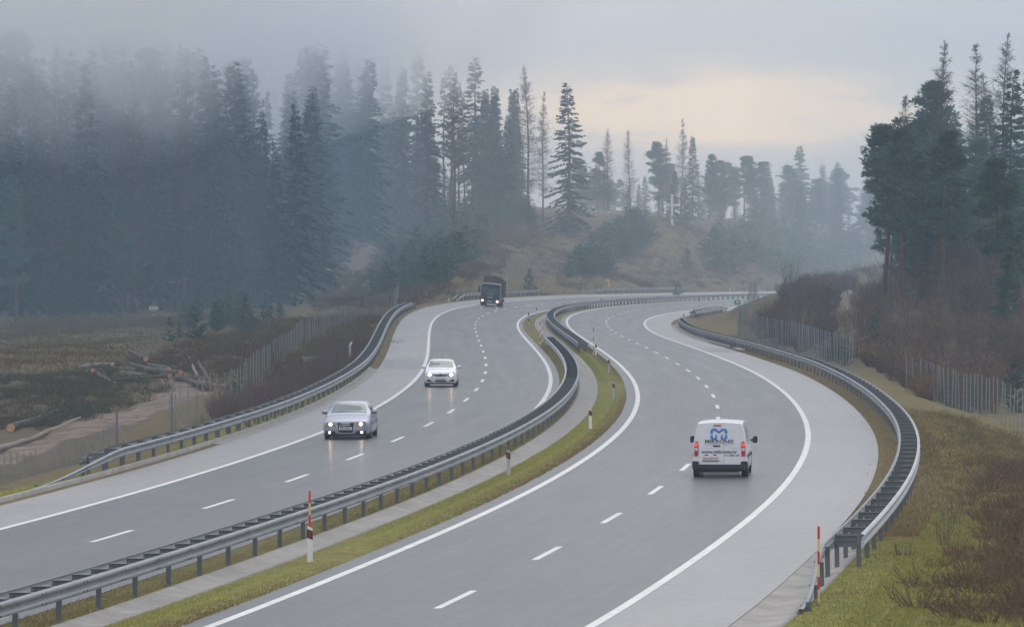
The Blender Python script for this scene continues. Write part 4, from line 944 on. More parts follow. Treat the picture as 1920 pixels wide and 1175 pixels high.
# ------------------------------------------------------------------ trees
def quads(C, A, B):
    """leaf faces: centre, half axis along, half axis across -> pointed quads"""
    C, A, B = map(np.asarray, (C, A, B)); n = len(C)
    V = np.stack([C-A, C+B*.9-A*.1, C+A, C-B*.9-A*.1], 1).reshape(-1, 3); return V, np.arange(4*n).reshape(n, 4)
def unit(v): return v/(np.linalg.norm(v, axis=-1, keepdims=True)+1e-9)
def sprays(g, P0, D, L, per_m, ln, wd, droop=.25, side=.9, jit=.5):
    """needle sprays along straight branches: P0 start, D direction, L length"""
    C = []; A = []; B = []
    for p, d, l in zip(P0, D, L):
        k = max(3, int(l*per_m)); t = (g.random(k)**.75)*l
        s = np.cross(d, [0, 0, 1.]); s = s/(np.linalg.norm(s)+1e-9)
        sg = g.choice([-1, 1], k)[:, None]
        a = unit(d*g.uniform(.35, 1, (k, 1))+s*sg*g.uniform(.2, side, (k, 1))+np.array([0, 0, -1])*g.uniform(0, droop*2, (k, 1)))
        lk = ln*g.uniform(.6, 1.3, (k, 1))*(1-.45*(t/l)[:, None])
        c = p+d*t[:, None]+np.array([0, 0, -1])*(droop*.35*(t*t/max(l, .1)))[:, None]+a*lk*.5
        C.append(c); A.append(a*lk*.5); B.append(unit(np.cross(a, g.normal(0, 1, (k, 3))))*wd*g.uniform(.6, 1.3, (k, 1)))
    return np.concatenate(C), np.concatenate(A), np.concatenate(B)
def strips(P0, P1, w, g):
    """thin twigs as flat tapering strips"""
    d = unit(P1-P0); n = unit(np.cross(d, g.normal(0, 1, d.shape)))*w/2
    V = np.stack([P0-n, P0+n, P1+n*.3, P1-n*.3], 1).reshape(-1, 3); return V, np.arange(len(V)).reshape(-1, 4)
def trunk_mesh(H, r, m, top=.97, bend=.15, seed=0, name='trunk'):
    g = np.random.default_rng(seed); n = 8; z = np.linspace(-.6, H*top, 12); ph = g.uniform(0, 6, 2)
    P = [(bend*math.sin(q*.25+ph[0])*q/H, bend*math.sin(q*.21+ph[1])*q/H, q) for q in z]
    return MB().tube(P, [r*(1-.93*max(q, 0)/H)+(.12*r if q < .5 else 0) for q in z], n).mesh(name, m, True), (lambda q: np.stack([bend*np.sin(q*.25+ph[0])*q/H, bend*np.sin(q*.21+ph[1])*q/H, q], -1))
def spruce(seed, H=25., base=.05, R0=3.7, m='spruce', thin=1.0, limbs=True):
    g = np.random.default_rng(seed); tr, ax = trunk_mesh(H, .26, MT['bark'], seed=seed)
    z = []; q = H*base
    while q < H*.985: z += list(q+g.uniform(-.32, .32, int(g.integers(4, 7)))); q += g.uniform(.34, .56)*(.75 if q > H*.8 else 1)
    z = np.array(z); t = (z/H-base)/(1-base); az = g.uniform(0, 2*np.pi, len(z))
    L = R0*(1-t)**.90*(.62+.38*np.sin(np.clip(t*6+.7, 0, np.pi/2)))*g.uniform(.62, 1.12, len(z))+.14
    keep = g.random(len(z)) < (.90*thin); z, t, az, L = z[keep], t[keep], az[keep], L[keep]
    up = -.30+.85*t**1.6+g.uniform(-.3, .3, len(z)); d = unit(np.stack([np.cos(az), np.sin(az), up], -1)); P0 = ax(z)
    C, A, B = sprays(g, P0, d, L, 11.5, .72, .14, .5)
    V, F = quads(C, A, B); V2, F2 = strips(P0, P0+d*L[:, None]*.85-np.array([0, 0, 1])*(.12*L)[:, None], .05, g)
    return tr, np_mesh('crown', np.concatenate([V, V2]), np.concatenate([F, F2+len(V)]), MT[m])
def larch(seed, H=25., base=.20, R0=3.7, m='larch'):
    g = np.random.default_rng(seed); tr, ax = trunk_mesh(H, .24, MT['bark'], bend=.3, seed=seed)
    z = np.sort(g.uniform(H*base, H*.985, int(H*15))); t = (z/H-base)/(1-base); az = g.uniform(0, 6.283, len(z))
    L = R0*(1-t)**.8*(.4+.6*np.clip(t*4, 0, 1))*g.uniform(.35, 1.1, len(z))+.12
    up = .05+.75*t+g.uniform(-.15, .15, len(z)); d = unit(np.stack([np.cos(az), np.sin(az), up], -1)); P0 = ax(z)
    V, F = strips(P0, P0+d*L[:, None], .06, g); Vs = [V]; Fs = [F]; n = len(V)
    for _ in range(10):
        k = g.uniform(.2, 1, len(L)); Q = P0+d*(L*k)[:, None]; e = unit(d*.6+g.normal(0, .55, d.shape)+np.array([0, 0, -.25])); l = (g.uniform(.25, .8, len(L))*np.clip(L, .3, 1.6)*.8)[:, None]
        V, F = strips(Q, Q+e*l, .042, g); Vs.append(V); Fs.append(F+n); n += len(V)
    return tr, np_mesh('crown', np.concatenate(Vs), np.concatenate(Fs), MT[m])
def pine(seed, H=18., base=.45, R0=3.0, m='pine', flat=.72):
    g = np.random.default_rng(seed); tr, ax = trunk_mesh(H, .22, MT['bark_pine'], bend=.5, seed=seed)
    n = int(26+H*.9); z = np.sort(H*(base+(1-base)*g.random(n)**.8*.98)); t = (z/H-base)/(1-base); az = np.arange(n)*2.4+g.uniform(-.6, .6, n)
    L = R0*(1-t**1.5)**.75*(.65+.35*np.clip(t*3, 0, 1))*g.uniform(.45, 1.1, n)+.3
    d = unit(np.stack([np.cos(az), np.sin(az), .2+.8*t+g.uniform(-.35, .45, n)], -1)); P0 = ax(z); tip = P0+d*L[:, None]
    C = []; A = []; B = []
    for p, q, l in zip(P0, tip, L):
        for k in range(int(4+l*3.0)):
            f = g.uniform(.35, 1.05); c = p+(q-p)*f+g.normal(0, .28, 3)*[1, 1, .6]*min(1, l*.6); r = g.uniform(.28, .72); nn = 38
            o = g.normal(0, 1, (nn, 3)); o = unit(o)*(g.random((nn, 1))**.4)*r*[1.15, 1.15, flat]
            a = unit(unit(o)+[0, 0, .55])*g.uniform(.13, .24, (nn, 1)); C.append(c+o); A.append(a); B.append(unit(np.cross(a, g.normal(0, 1, (nn, 3))))*.075)
    V, F = quads(np.concatenate(C), np.concatenate(A), np.concatenate(B)); V2, F2 = strips(P0, tip, .07, g)
    return tr, np_mesh('crown', np.concatenate([V, V2]), np.concatenate([F, F2+len(V)]), MT[m])
def young(seed, H=3.6, R0=1.25, m='young'):
    g = np.random.default_rng(seed); tr, ax = trunk_mesh(H, .05, MT['bark_pine'], bend=.1, seed=seed)
    n = 84; z = H*(.02+.95*g.random(n)**1.2); t = z/H; az = g.uniform(0, 6.283, n); L = R0*(1-t)**.7*g.uniform(.5, 1.15, n)+.12
    d = unit(np.stack([np.cos(az), np.sin(az), .35+.8*t], -1)); P0 = ax(z)
    C, A, B = sprays(g, P0, d, L, 15, .30, .065, .0, .9)
    A = unit(A+np.array([0, 0, .03]))*np.linalg.norm(A, axis=1, keepdims=True); V, F = quads(C, A, B)
    return tr, np_mesh('crown', V, F, MT[m])
def bush(seed, H=1.8, n=46, spread=.75, m='twig', w=.018, leaf=0.0):
    g = np.random.default_rng(seed); az = g.uniform(0, 6.283, n); r = g.uniform(0, .3, n); P0 = np.stack([np.cos(az)*r, np.sin(az)*r, -.05*np.ones(n)], -1)
    d = unit(np.stack([np.cos(az)*spread*g.random(n), np.sin(az)*spread*g.random(n), np.ones(n)], -1)+g.normal(0, .12, (n, 3))); L = H*g.uniform(.5, 1.05, n)[:, None]
    V, F = strips(P0, P0+d*L, w*1.5, g); Vs = [V]; Fs = [F]; k = len(V)
    for _ in range(6):
        f = g.uniform(.3, .95, (n, 1)); Q = P0+d*L*f; e = unit(d+g.normal(0, .55, d.shape)); V, F = strips(Q, Q+e*L*g.uniform(.15, .4, (n, 1)), w, g); Vs.append(V); Fs.append(F+k); k += len(V)
    if leaf:
        nn = int(n*leaf); i = g.integers(0, n, nn); Q = P0[i]+d[i]*L[i]*g.uniform(.3, 1.1, (nn, 1))+g.normal(0, .18, (nn, 3)); a = unit(g.normal(0, 1, (nn, 3)))*.07
        V, F = quads(Q, a, unit(np.cross(a, g.normal(0, 1, (nn, 3))))*.045); Vs.append(V); Fs.append(F+k)
    return np.concatenate(Vs), np.concatenate(Fs)
KIT = {'spruce': [(spruce(11+i), 25.) for i in range(4)]+[(spruce(31, base=.30, thin=.75), 25.)], 'tallspruce': [(spruce(41+i, base=.42, thin=.7, R0=2.3), 25.) for i in range(2)],
       'larch': [(larch(51+i), 25.) for i in range(4)], 'pine': [(pine(61+i), 18.) for i in range(4)], 'bushypine': [(pine(71+i, base=.22, R0=3.2), 18.) for i in range(3)], 'young': [(young(81+i), 3.6) for i in range(5)]}
KN = {'spruce': 'spruce_tree', 'tallspruce': 'spruce_tree', 'larch': 'larch_tree', 'pine': 'pine_tree', 'bushypine': 'pine_tree', 'young': 'young_pine'}
_cnt = {}
def tree(kind, X, D, H, label, group=None, wide=1.0, z=None, var=None):
    K = KIT[kind]; i = _cnt.get(kind, 0); _cnt[kind] = i+1; (tr, cr_), H0 = K[(i if var is None else var) % len(K)]; s = H/H0
    t = thing(KN[kind], label, 'tree', (float(X), float(D), (gz(X, D) if z is None else z)-.1), (random.gauss(0, .012), random.gauss(0, .012), random.uniform(0, 6.28)), group, (s*wide, s*wide, s))
    put('trunk', tr, t); put('crown', cr_, t); return t
def tree_px(kind, x, ytop, D, label, group=None, wide=1.0, var=None):
    X = (x-960)/FPX*D; z = gz(X, D); H = CAMZ-(ytop-YH)/FPX*D-z; return tree(kind, X, D, max(H, 1.5), label, group, wide, z, var)
rg_ = random.Random(5)
# the dark wood on the left, seen through fog: front row one by one, then the rows behind
FR = [('spruce', -12, 45, 512, 1.25), ('spruce', 22, 150, 508, 1.2), ('spruce', 62, 100, 514, 1.2), ('larch', 105, 80, 516, 1.1), ('spruce', 160, 115, 508, 1.15), ('spruce', 205, 70, 530, 1.3), ('larch', 250, 105, 512, 1.2), ('spruce', 300, 140, 520, 1.2), ('larch', 345, 120, 515, 1.1),
      ('spruce', 395, 160, 526, 1.25), ('larch', 435, 210, 530, 1.0), ('spruce', 490, 205, 545, 1.35), ('spruce', 130, 300, 500, 1.3), ('bushypine', 30, 330, 498, 1.2), ('spruce', 330, 330, 505, 1.2), ('bushypine', 420, 380, 530, 1.1), ('bushypine', 230, 370, 498, 1.1)]
NM = {'spruce': 'dark spruce', 'larch': 'bare larch', 'bushypine': 'bushy pine', 'pine': 'tall pine', 'tallspruce': 'thin spruce'}
for k, (kd, x, y, D, w) in enumerate(FR): tree_px(kd, x, y, D, '%s at the front edge of the foggy left wood' % NM[kd], 'front row of the foggy left wood: %s' % NM[kd], w*.85)
for D in (522, 534, 548, 564, 584, 610):
    x = -60+rg_.uniform(0, 40)
    while x < 555+(D-535)*.55:
        kd = rg_.choice(['spruce', 'spruce', 'spruce', 'larch', 'bushypine']); y = rg_.uniform(60, 130)+max(0, x-300)*.25
        if 475 < x < 545: y = rg_.uniform(250, 300) if D < 600 else 170
        tree_px(kd, x, y, D, '%s deep inside the foggy left wood' % NM[kd], 'trees deep inside the foggy left wood: %s' % NM[kd], rg_.uniform(.95, 1.3)); x += rg_.uniform(36, 62)
TP2 = [np.array([(545, 560), (590, 528), (650, 500), (690, 478), (680, 462), (650, 452), (630, 448)], float)]
TP2 = np.concatenate([np.stack([np.linspace(a[0], b[0], 12), np.linspace(a[1], b[1], 12)], -1) for a, b in zip(TP2[0][:-1], TP2[0][1:])])
def hides_track(X, D, H, hw):
    """would a tree here stand between the overpass and the dirt track on the slope?"""
    z = gz(X, D); x = 960+X/D*FPX; y0 = YH-(z+H-CAMZ)/D*FPX; y1 = YH-(z-CAMZ)/D*FPX; w = hw/D*FPX
    return bool(np.any((abs(TP2[:, 0]-x) < w) & (TP2[:, 1] > y0-2) & (TP2[:, 1] < y1-3)))
# slope between the left wood and the hilltop
for D in (752, 772, 795, 815, 840):
    x = 540+rg_.uniform(0, 30)+(D-715)*.35
    while x < 800+(D-715)*.6:
        kd = rg_.choice(['spruce', 'spruce', 'spruce', 'larch', 'tallspruce']); y = rg_.uniform(75, 140)
        yb = YH-(gz((x-960)/FPX*D, D)-CAMZ)/D*FPX
        if x > 680 and yb > 447: x += 40; continue
        tree_px(kd, x, y, D, '%s on the foggy slope above the dirt track' % NM[kd], 'trees on the foggy slope above the dirt track: %s' % NM[kd], rg_.uniform(.95, 1.3)); x += rg_.uniform(36, 56)
MID = [('spruce', 785, 84, 880, 1.1, 'tall misty spruce with a pointed top left of the bare trunks'), ('tallspruce', 832, 128, 900, .9, 'slim misty conifer with a bare trunk, leftmost of four trunks'), ('tallspruce', 846, 118, 905, .9, 'slim misty conifer with a bare trunk, second of four trunks'),
       ('tallspruce', 860, 150, 900, .8, 'slim misty conifer with a bare trunk, third of four trunks'), ('tallspruce', 872, 170, 908, .8, 'slim misty conifer with a bare trunk, rightmost of four trunks'), ('spruce', 893, 105, 890, 1.25, 'broad tall spruce right of the four bare trunks'), ('spruce', 925, 165, 900, 1.15, 'dark spruce leaning on the broad tall one'),
       ('spruce', 950, 215, 895, 1.2, 'lower dark spruce at the right edge of the misty block'), ('larch', 957, 168, 930, .8, 'thin bare larch peeping over the lower dark spruce'), ('larch', 991, 120, 895, 1.05, 'tall bare larch standing free before the pale sky'), ('larch', 1018, 168, 900, .8, 'thin bare larch between the tall larch and the big spruce'),
       ('spruce', 1066, 152, 885, 1.45, 'big shaggy spruce standing alone above the hilltop meadow'), ('larch', 1140, 238, 960, 1.0, 'bare larch right of the big shaggy spruce, left of two'), ('larch', 1181, 240, 965, 1.0, 'bare larch right of the big shaggy spruce, right of two'), ('bushypine', 1122, 285, 980, 1.2, 'low misty pine between the big spruce and the larches'),
       ('pine', 1235, 268, 1000, 1.2, 'misty pine with a flat top left of the cross'), ('larch', 1251, 255, 1010, .8, 'thin larch behind the flat topped pine'), ('larch', 1276, 220, 1000, 1.0, 'tallest bare larch above the cross'), ('spruce', 1262, 318, 962, 1.3, 'short misty spruce right behind the cross'), ('spruce', 1240, 335, 975, 1.3, 'low misty spruce left behind the cross'), ('spruce', 1284, 330, 970, 1.3, 'low misty spruce right behind the cross'), ('spruce', 1299, 252, 1005, 1.1, 'misty spruce right of the larch above the cross'), ('bushypine', 1330, 290, 1020, 1.2, 'round misty pine right of the cross, left of two'), ('bushypine', 1350, 300, 1030, 1.2, 'round misty pine right of the cross, right of two'),
       ('pine', 1396, 292, 1040, 1.3, 'misty pine with spreading layers right of the round pines'), ('spruce', 1441, 308, 1130, 1.2, 'pale spruce fading into the fog'), ('spruce', 1500, 272, 1060, 1.75, 'broad misty spruce standing out before the pale sky'), ('pine', 1577, 332, 1110, 1.1, 'small pale pine alone between the broad spruce and the right wood')]
for kd, x, y, D, w, lb in MID: tree_px(kd, x, y, D, lb, None, w)
for k in range(46):
    x = rg_.uniform(660, 990); D = rg_.uniform(915, 985); kd = rg_.choice(['spruce', 'spruce', 'tallspruce']); tree_px(kd, x, rg_.uniform(150, 260) if not 815 < x < 880 else rg_.uniform(300, 350), D, '%s in the misty block behind the bare trunks' % NM[kd], 'trees in the misty block behind the bare trunks: %s' % NM[kd], rg_.uniform(.9, 1.2))
for k in range(105):
    x = rg_.uniform(1080, 1680); D = rg_.uniform(1010, 1200); kd = rg_.choice(['spruce', 'bushypine', 'larch']); tree_px(kd, x, rg_.uniform(300, 395), D, 'pale %s in the fog behind the knoll' % NM[kd], 'pale trees in the fog behind the knoll: %s' % NM[kd], rg_.uniform(1.3, 2.0))
# the wood on the right
RT = [('larch', 1767, 70, 470, 1.0, 'tall bare larch with a needle point, leftmost of the high three'), ('larch', 1826, 75, 478, 1.05, 'tall bare larch, middle of the high three on the right'), ('larch', 1876, 55, 474, 1.0, 'tallest bare larch near the right edge'), ('larch', 1700, 172, 482, .9, 'shorter bare larch left of the high three'),
      ('pine', 1657, 238, 478, 1.25, 'leaning pine at the left edge of the right wood'), ('pine', 1690, 245, 468, 1.2, 'pine with a reddish bare trunk left in the right wood'), ('pine', 1715, 285, 455, 1.15, 'pine with a long red trunk standing before the scrub'), ('pine', 1747, 158, 490, 1.15, 'high pine crown beside the leftmost tall larch'), ('bushypine', 1735, 300, 478, 1.1, 'dense pine filling the gap below the larches'),
      ('spruce', 1895, 128, 440, 1.3, 'dark dense spruce at the right edge of the photo'), ('bushypine', 1840, 260, 455, 1.2, 'broad dark pine below the middle larch'), ('bushypine', 1790, 330, 440, 1.2, 'low hanging pine in the middle of the right wood'), ('pine', 1868, 300, 385, 1.1, 'pine with the tallest red trunk near the right edge'), ('spruce', 1850, 170, 480, 1.2, 'dark spruce between the larches on the right'),
      ('bushypine', 1910, 330, 400, 1.2, 'pine boughs cut off by the right edge'), ('larch', 1845, 130, 500, 1.0, 'thin larch hidden behind the middle one'), ('spruce', 1935, 90, 470, 1.2, 'spruce cut off by the right edge, only its left boughs showing'), ('spruce', 1800, 205, 505, 1.2, 'spruce rising between the two left larches'), ('pine', 1770, 250, 430, 1.1, 'pine with a bare red trunk in the middle of the right wood'),
      ('bushypine', 1668, 330, 500, 1.0, 'half hidden pine behind the leaning one'), ('spruce', 1870, 240, 520, 1.3, 'dark spruce deep in the right wood, middle of three'), ('spruce', 1770, 270, 525, 1.3, 'dark spruce deep in the right wood, left of three'), ('spruce', 1925, 220, 515, 1.3, 'dark spruce deep in the right wood, right of three'), ('bushypine', 1890, 470, 372, 1.2, 'low pine by the scrub at the right edge')]
for kd, x, y, D, w, lb in RT: tree_px(kd, x, y, D, lb, None, w)

# young pines on the banks and slopes
k = 0
while k < 34:
    x = rg_.uniform(545, 770); D = rg_.uniform(628, 750); X = (x-960)/FPX*D; y = rg_.uniform(75, 170); H = CAMZ-(y-YH)/FPX*D-gz(X, D); kd = rg_.choice(['spruce', 'spruce', 'larch'])
    if hides_track(X, D, H, 2.2) or x > 590+(D-628)*1.1 or x > 690: continue
    tree_px(kd, x, y, D, '%s at the foot of the foggy slope beside the dirt track' % NM[kd], 'trees beside the dirt track: %s' % NM[kd], rg_.uniform(1.1, 1.5)); k += 1
YR = [(((350, 600), (480, 560), (640, 545), (560, 600), (470, 625), (400, 640), (290, 650)), 38, 'left slope beside the clearing', 470, (1.3, 2.9), (1.1, 1.6)), (((570, 560), (640, 520), (720, 490), (830, 465), (900, 470), (890, 505), (800, 545), (735, 575), (640, 600)), 66, 'slope between the dirt track and the bend', 650, (2.0, 4.6), (1.3, 2.0)),
      (((700, 440), (830, 405), (930, 405), (1000, 418), (950, 450), (860, 470), (740, 470)), 34, 'slope under the misty wood', 860, (2.6, 5.2), (1.3, 2.1)), (((1090, 490), (1160, 440), (1215, 405), (1290, 415), (1200, 470), (1140, 520), (1060, 525)), 72, 'knoll below the cross', 880, (2.4, 4.8), (1.5, 2.2)), (((1310, 520), (1340, 440), (1400, 425), (1480, 450), (1630, 460), (1640, 500), (1560, 520), (1450, 530)), 72, 'bank right of the brown strip', 900, (2.6, 5.4), (1.4, 2.2))]
for P, n, lb, D0, hr, wr in YR:
    P = np.array(P, float); lo, hi = P.min(0), P.max(0); k = 0; tries = 0
    while k < n and tries < 3000:
        tries += 1; px_ = np.array([rg_.uniform(lo[0], hi[0]), rg_.uniform(lo[1], hi[1])])
        if not inpoly(px_[:1], px_[1:], P)[0]: continue
        q = at(px_[0], px_[1], 330, 1250)[:2]
        if dist_poly(q[:1], q[1:], TRK2)[0] < 2.5 or inpoly(q[:1], q[1:], HILLGR)[0] or inpoly(q[:1], q[1:], HILLGR2)[0]: continue
        s_, o_ = nearest_s(q[:1], q[1:])
        if -26 < o_[0] < 14 and s_[0] < 850: continue
        if abs(px_[0]-1258) < 48 and 380 < px_[1] < 480: continue
        H = rg_.uniform(*hr)
        if hides_track(q[0], q[1], H, 2.6): continue
        tree('young', q[0], q[1], H, 'bushy young pine on the %s' % lb, 'young pines on the %s' % lb, rg_.uniform(*wr)); k += 1
for x, y, D, H, lb in ((992, 560, 715, 3.4, 'single young pine on the brown bank right of the truck'), (1270, 540, 790, 2.6, 'small young pine alone at the foot of the brown strip'), (1290, 470, 870, 3.6, 'young pine tight against the fence on the brown strip'), (447, 735, 305, 1.6, 'small green pine in the heather behind the long left fence'), (505, 668, 360, 1.8, 'young pine right of the log pile'), (1905, 745, 300, 3.0, 'green young pine at the right edge behind the tall fence')):
    X = (x-960)/FPX*D; tree('young', X, D, H, lb, None, 1.2)

# leafless shrubs and brush
def scatter(name, protos, XYs, smin, smax, m, label, seed, zoff=-.05, group=None):
    g = np.random.default_rng(seed); XY = np.array(XYs); Z = ground_z(XY[:, 0], XY[:, 1])+zoff; V = []; F = []; n = 0
    which = g.integers(0, len(protos), len(XY)); sc_ = g.uniform(smin, smax, len(XY)); an = g.uniform(0, 6.283, len(XY))
    for i, (v, f) in enumerate(protos):
        for j in np.where(which == i)[0]:
            c, s = math.cos(an[j])*sc_[j], math.sin(an[j])*sc_[j]
            V.append(np.stack([v[:, 0]*c-v[:, 1]*s+XY[j, 0], v[:, 0]*s+v[:, 1]*c+XY[j, 1], v[:, 2]*sc_[j]+Z[j]], -1)); F.append(f+n); n += len(v)
    return tag(put(name, np_mesh(name, np.concatenate(V), np.concatenate(F), MT[m])), label, None, None, 'stuff')
def region(P, n, seed, D=(100, 1300), avoid=(-21, 9.2), tracks=True):
    P = np.array([at(x, y, *D)[:2] if np.isscalar(x) else x for x, y in P]); g = np.random.default_rng(seed); lo, hi = P.min(0), P.max(0); out = np.empty((0, 2))
    for _ in range(30):
        q = g.uniform(lo, hi, (n*3, 2)); ok = inpoly(q[:, 0], q[:, 1], P); s_, o_ = nearest_s(q[:, 0], q[:, 1]); ok &= (o_ < avoid[0]) | (o_ > avoid[1])
        if tracks:
            for T in (TRK1, TRK2, TRK3): ok &= dist_poly(q[:, 0], q[:, 1], T) > 1.8
        out = np.concatenate([out, q[ok]])
        if len(out) >= n: break
    return out[:n]+g.normal(0, .9, out[:n].shape)
BR = [bush(200+i) for i in range(4)]; BRL = [bush(210+i, leaf=2.2) for i in range(3)]; LOWB = [bush(220+i, H=.7, n=30, spread=1.3, w=.014) for i in range(3)]
RSC = [(1475, 560), (1520, 540), (1590, 540), (1700, 560), (1800, 562), (1960, 562), (1960, 700), (1900, 730), (1740, 760), (1690, 760), (1600, 715), (1500, 650), (1440, 610)]
scatter('undergrowth', BR, region(RSC, 1700, 1, (250, 700), (-21, 12.5)), .4, 1.15, 'twig', 'leafless brown scrub on the slope under the right wood', 1)
scatter('undergrowth', BRL, region(RSC, 600, 2, (250, 700), (-21, 13)), .4, 1.2, 'brushleaf', 'rusty leaved scrub on the slope under the right wood', 2)
scatter('heather', LOWB, region([(-60, 740), (60, 700), (200, 700), (310, 745), (230, 770), (100, 800), (-60, 820)], 420, 3, (200, 500)), .6, 1.3, 'heath', 'low dark heather by the dirt road', 3)
scatter('heather', LOWB, region([(250, 690), (330, 650), (470, 620), (600, 600), (720, 595), (690, 640), (560, 690), (450, 730), (380, 720)], 420, 4, (230, 640)), .7, 1.5, 'brushleaf', 'brown heather on the left slope', 4)
scatter('heather', LOWB, region([(250, 690), (330, 650), (470, 620), (600, 600), (720, 595), (690, 640), (560, 690), (450, 730), (380, 720)], 520, 41, (230, 640)), .6, 1.4, 'heath', 'olive heather on the left slope', 41)
scatter('heather', BR, region([(420, 770), (520, 720), (600, 680), (660, 645), (700, 640), (660, 690), (560, 740), (440, 790)], 420, 5, (220, 500), (-21.2, 99)), .3, .62, 'twig', 'brown twigs on the bank behind the left guard rail', 5)
scatter('heather', LOWB, region([(560, 500), (640, 420), (800, 400), (1000, 410), (1050, 430), (960, 480), (900, 520), (760, 570), (620, 590)], 1400, 6, (420, 1000)), 1.0, 2.2, 'brushleaf', 'rusty heather on the far slope', 6)
scatter('heather', LOWB, region([(1000, 500), (1100, 450), (1200, 410), (1340, 425), (1640, 460), (1640, 530), (1420, 540), (1060, 545)], 900, 7, (600, 1100)), 1.0, 2.0, 'brushleaf', 'rusty heather around the knoll', 7)
scatter('heather', LOWB, region([(-60, 620), (120, 604), (300, 603), (420, 600), (330, 625), (200, 615), (-60, 640)], 300, 8, (350, 600)), .8, 1.8, 'heath', 'pale heather at the edge of the left wood', 8)
scatter('weeds', LOWB, region([(1850, 1180), (1868, 1040), (1890, 930), (1960, 890), (1960, 1180)], 420, 9, (90, 330), (-21, 11.5)), .4, 1.15, 'brushleaf', 'tall brown weeds in the bottom right corner', 9)
scatter('weeds', LOWB, region([(1690, 960), (1700, 800), (1760, 770), (1920, 830), (1960, 900), (1840, 900), (1800, 960)], 240, 10, (120, 330), (-21, 9.6)), .3, .7, 'heath', 'dry weeds on the right bank', 10)
for k, (x, y, D, H, lb) in enumerate(((515, 705, 330, 2.6, 'bare grey shrub standing in front of the long left fence'), (417, 765, 285, 2.2, 'thin bare shrub by the left guard rail'), (1775, 1050, 134, .75, 'bare dry weed stalks in the middle of the near green grass'), (1690, 1075, 128, .6, 'small dry weed by the near right rail posts'), (1790, 990, 146, .9, 'reddish dry bush on the crest of the near green grass'), (1800, 720, 340, 2.4, 'yellow brown shrub behind the tall right fence'), (1480, 552, 590, 4.5, 'bare thorn tree on the shoulder of the right bank'))):
    X = (x-960)/FPX*D; v, f = bush(300+k, H=H, n=30, spread=.55, w=.02 if H > 1.5 else .008); t = thing('bare_shrub', lb, 'shrub', (X, D, gz(X, D))); put('twigs', np_mesh('twigs', v, f, MT['twig' if k != 5 else 'straw']), t)

SAP = [bush(230+i, H=5.0, n=7, spread=.28, w=.03) for i in range(4)]
scatter('saplings', SAP, region([(1600, 600), (1620, 560), (1700, 560), (1960, 560), (1960, 690), (1760, 740), (1600, 700), (1500, 640)], 60, 51, (300, 700), (-21, 13)), .4, .85, 'bleached', 'pale thin stems among the scrub on the right slope', 51)
scatter('saplings', [bush(240+i, H=5.5, n=18, spread=.4, w=.03) for i in range(3)], region([(1660, 545), (1800, 550), (1960, 550), (1960, 640), (1800, 620), (1680, 590)], 150, 52, (380, 700), (-21, 14)), .6, 1.2, 'twig', 'brown leafless saplings under the right wood', 52)
for x, y, D, H in ((1552, 690, 365, 2.4), (1585, 700, 352, 2.0), (1640, 690, 372, 2.6), (1890, 640, 400, 3.2), (1530, 600, 470, 2.0)):
    tree('young', (x-960)/FPX*D, D, H, 'young pine half hidden in the scrub on the right slope', 'young pines in the scrub on the right slope', 1.3)
for k in range(26):
    x = rg_.uniform(1690, 1960); D = rg_.uniform(440, 540); kd = rg_.choice(['bushypine', 'spruce']); tree_px(kd, x, rg_.uniform(300, 430), D, 'low %s in the shade of the right wood' % NM[kd], 'low trees in the shade of the right wood: %s' % NM[kd], rg_.uniform(1.1, 1.5))

# ------------------------------------------------------------------ felled logs in the clearing
def log(x0, y0, x1, y1, D0, D1, r, label, bleached=False, rise=0.0):
    a = pix(x0, y0, D0); b = pix(x1, y1, D1); a[2] = gz(a[0], a[1])+r*.8+rise; b[2] = gz(b[0], b[1])+r*.75+rise
    r *= .74; A, B = Vector(a), Vector(b); t = thing('log', label, 'log', A, group='felled logs in the clearing'); d = B-A; n = 7; g = random.Random(int(x0*7+y0))
    P = [d*(i/n)+Vector((g.gauss(0, .03), g.gauss(0, .03), g.gauss(0, .02))) for i in range(n+1)]
    MB().tube(P, [r*(1-.35*i/n)*g.uniform(.95, 1.05) for i in range(n+1)], 12).build('bark', MT['bleached' if bleached else 'log_bark'], t, smooth=True)
    for p, q, rr in ((P[0], P[0]-d.normalized()*.02, r*1.0), (P[-1], P[-1]+d.normalized()*.02, r*.66)): MB().tube([p, q], rr, 14).build('cut_end', MT['cut'], t)
log(338, 708, 275, 712, 345, 352, .34, 'log with the biggest orange cut end, right of the pile'); log(314, 703, 262, 700, 352, 372, .25, 'log with an orange end in the middle of the pile', rise=.15); log(292, 706, 240, 704, 350, 368, .25, 'log with an orange end left of the middle of the pile', rise=.1)
log(273, 689, 240, 684, 366, 392, .25, 'log sticking up at the back with an orange end', rise=.3); log(318, 722, 215, 716, 338, 345, .2, 'long slim log lying in front of the pile'); log(213, 719, 175, 717, 338, 356, .24, 'log with an orange end at the left of the pile')
log(175, 702, 132, 704, 355, 362, .22, 'log with an orange end lying farther left'); log(155, 682, 212, 690, 372, 365, .27, 'bare grey log lying crosswise behind', True); log(330, 730, 402, 733, 335, 318, .27, 'dark log close to the long fence'); log(410, 735, 360, 733, 318, 326, .26, 'log with a round red end at the fence')
log(18, 788, 120, 768, 285, 300, .3, 'long dark log on the left roadside under green boughs'); log(46, 805, 150, 778, 276, 290, .17, 'thin pale log in front of the green boughs', True); log(-20, 818, 45, 804, 268, 276, .26, 'fat log cut off by the left edge', True); log(375, 722, 355, 690, 330, 370, .16, 'thin pale pole leaning uphill by the fence', True); log(392, 720, 368, 690, 328, 368, .2, 'brown log pointing uphill by the fence')
GB = [bush(400+i, H=.6, n=26, spread=1.6, w=.03, leaf=5) for i in range(3)]
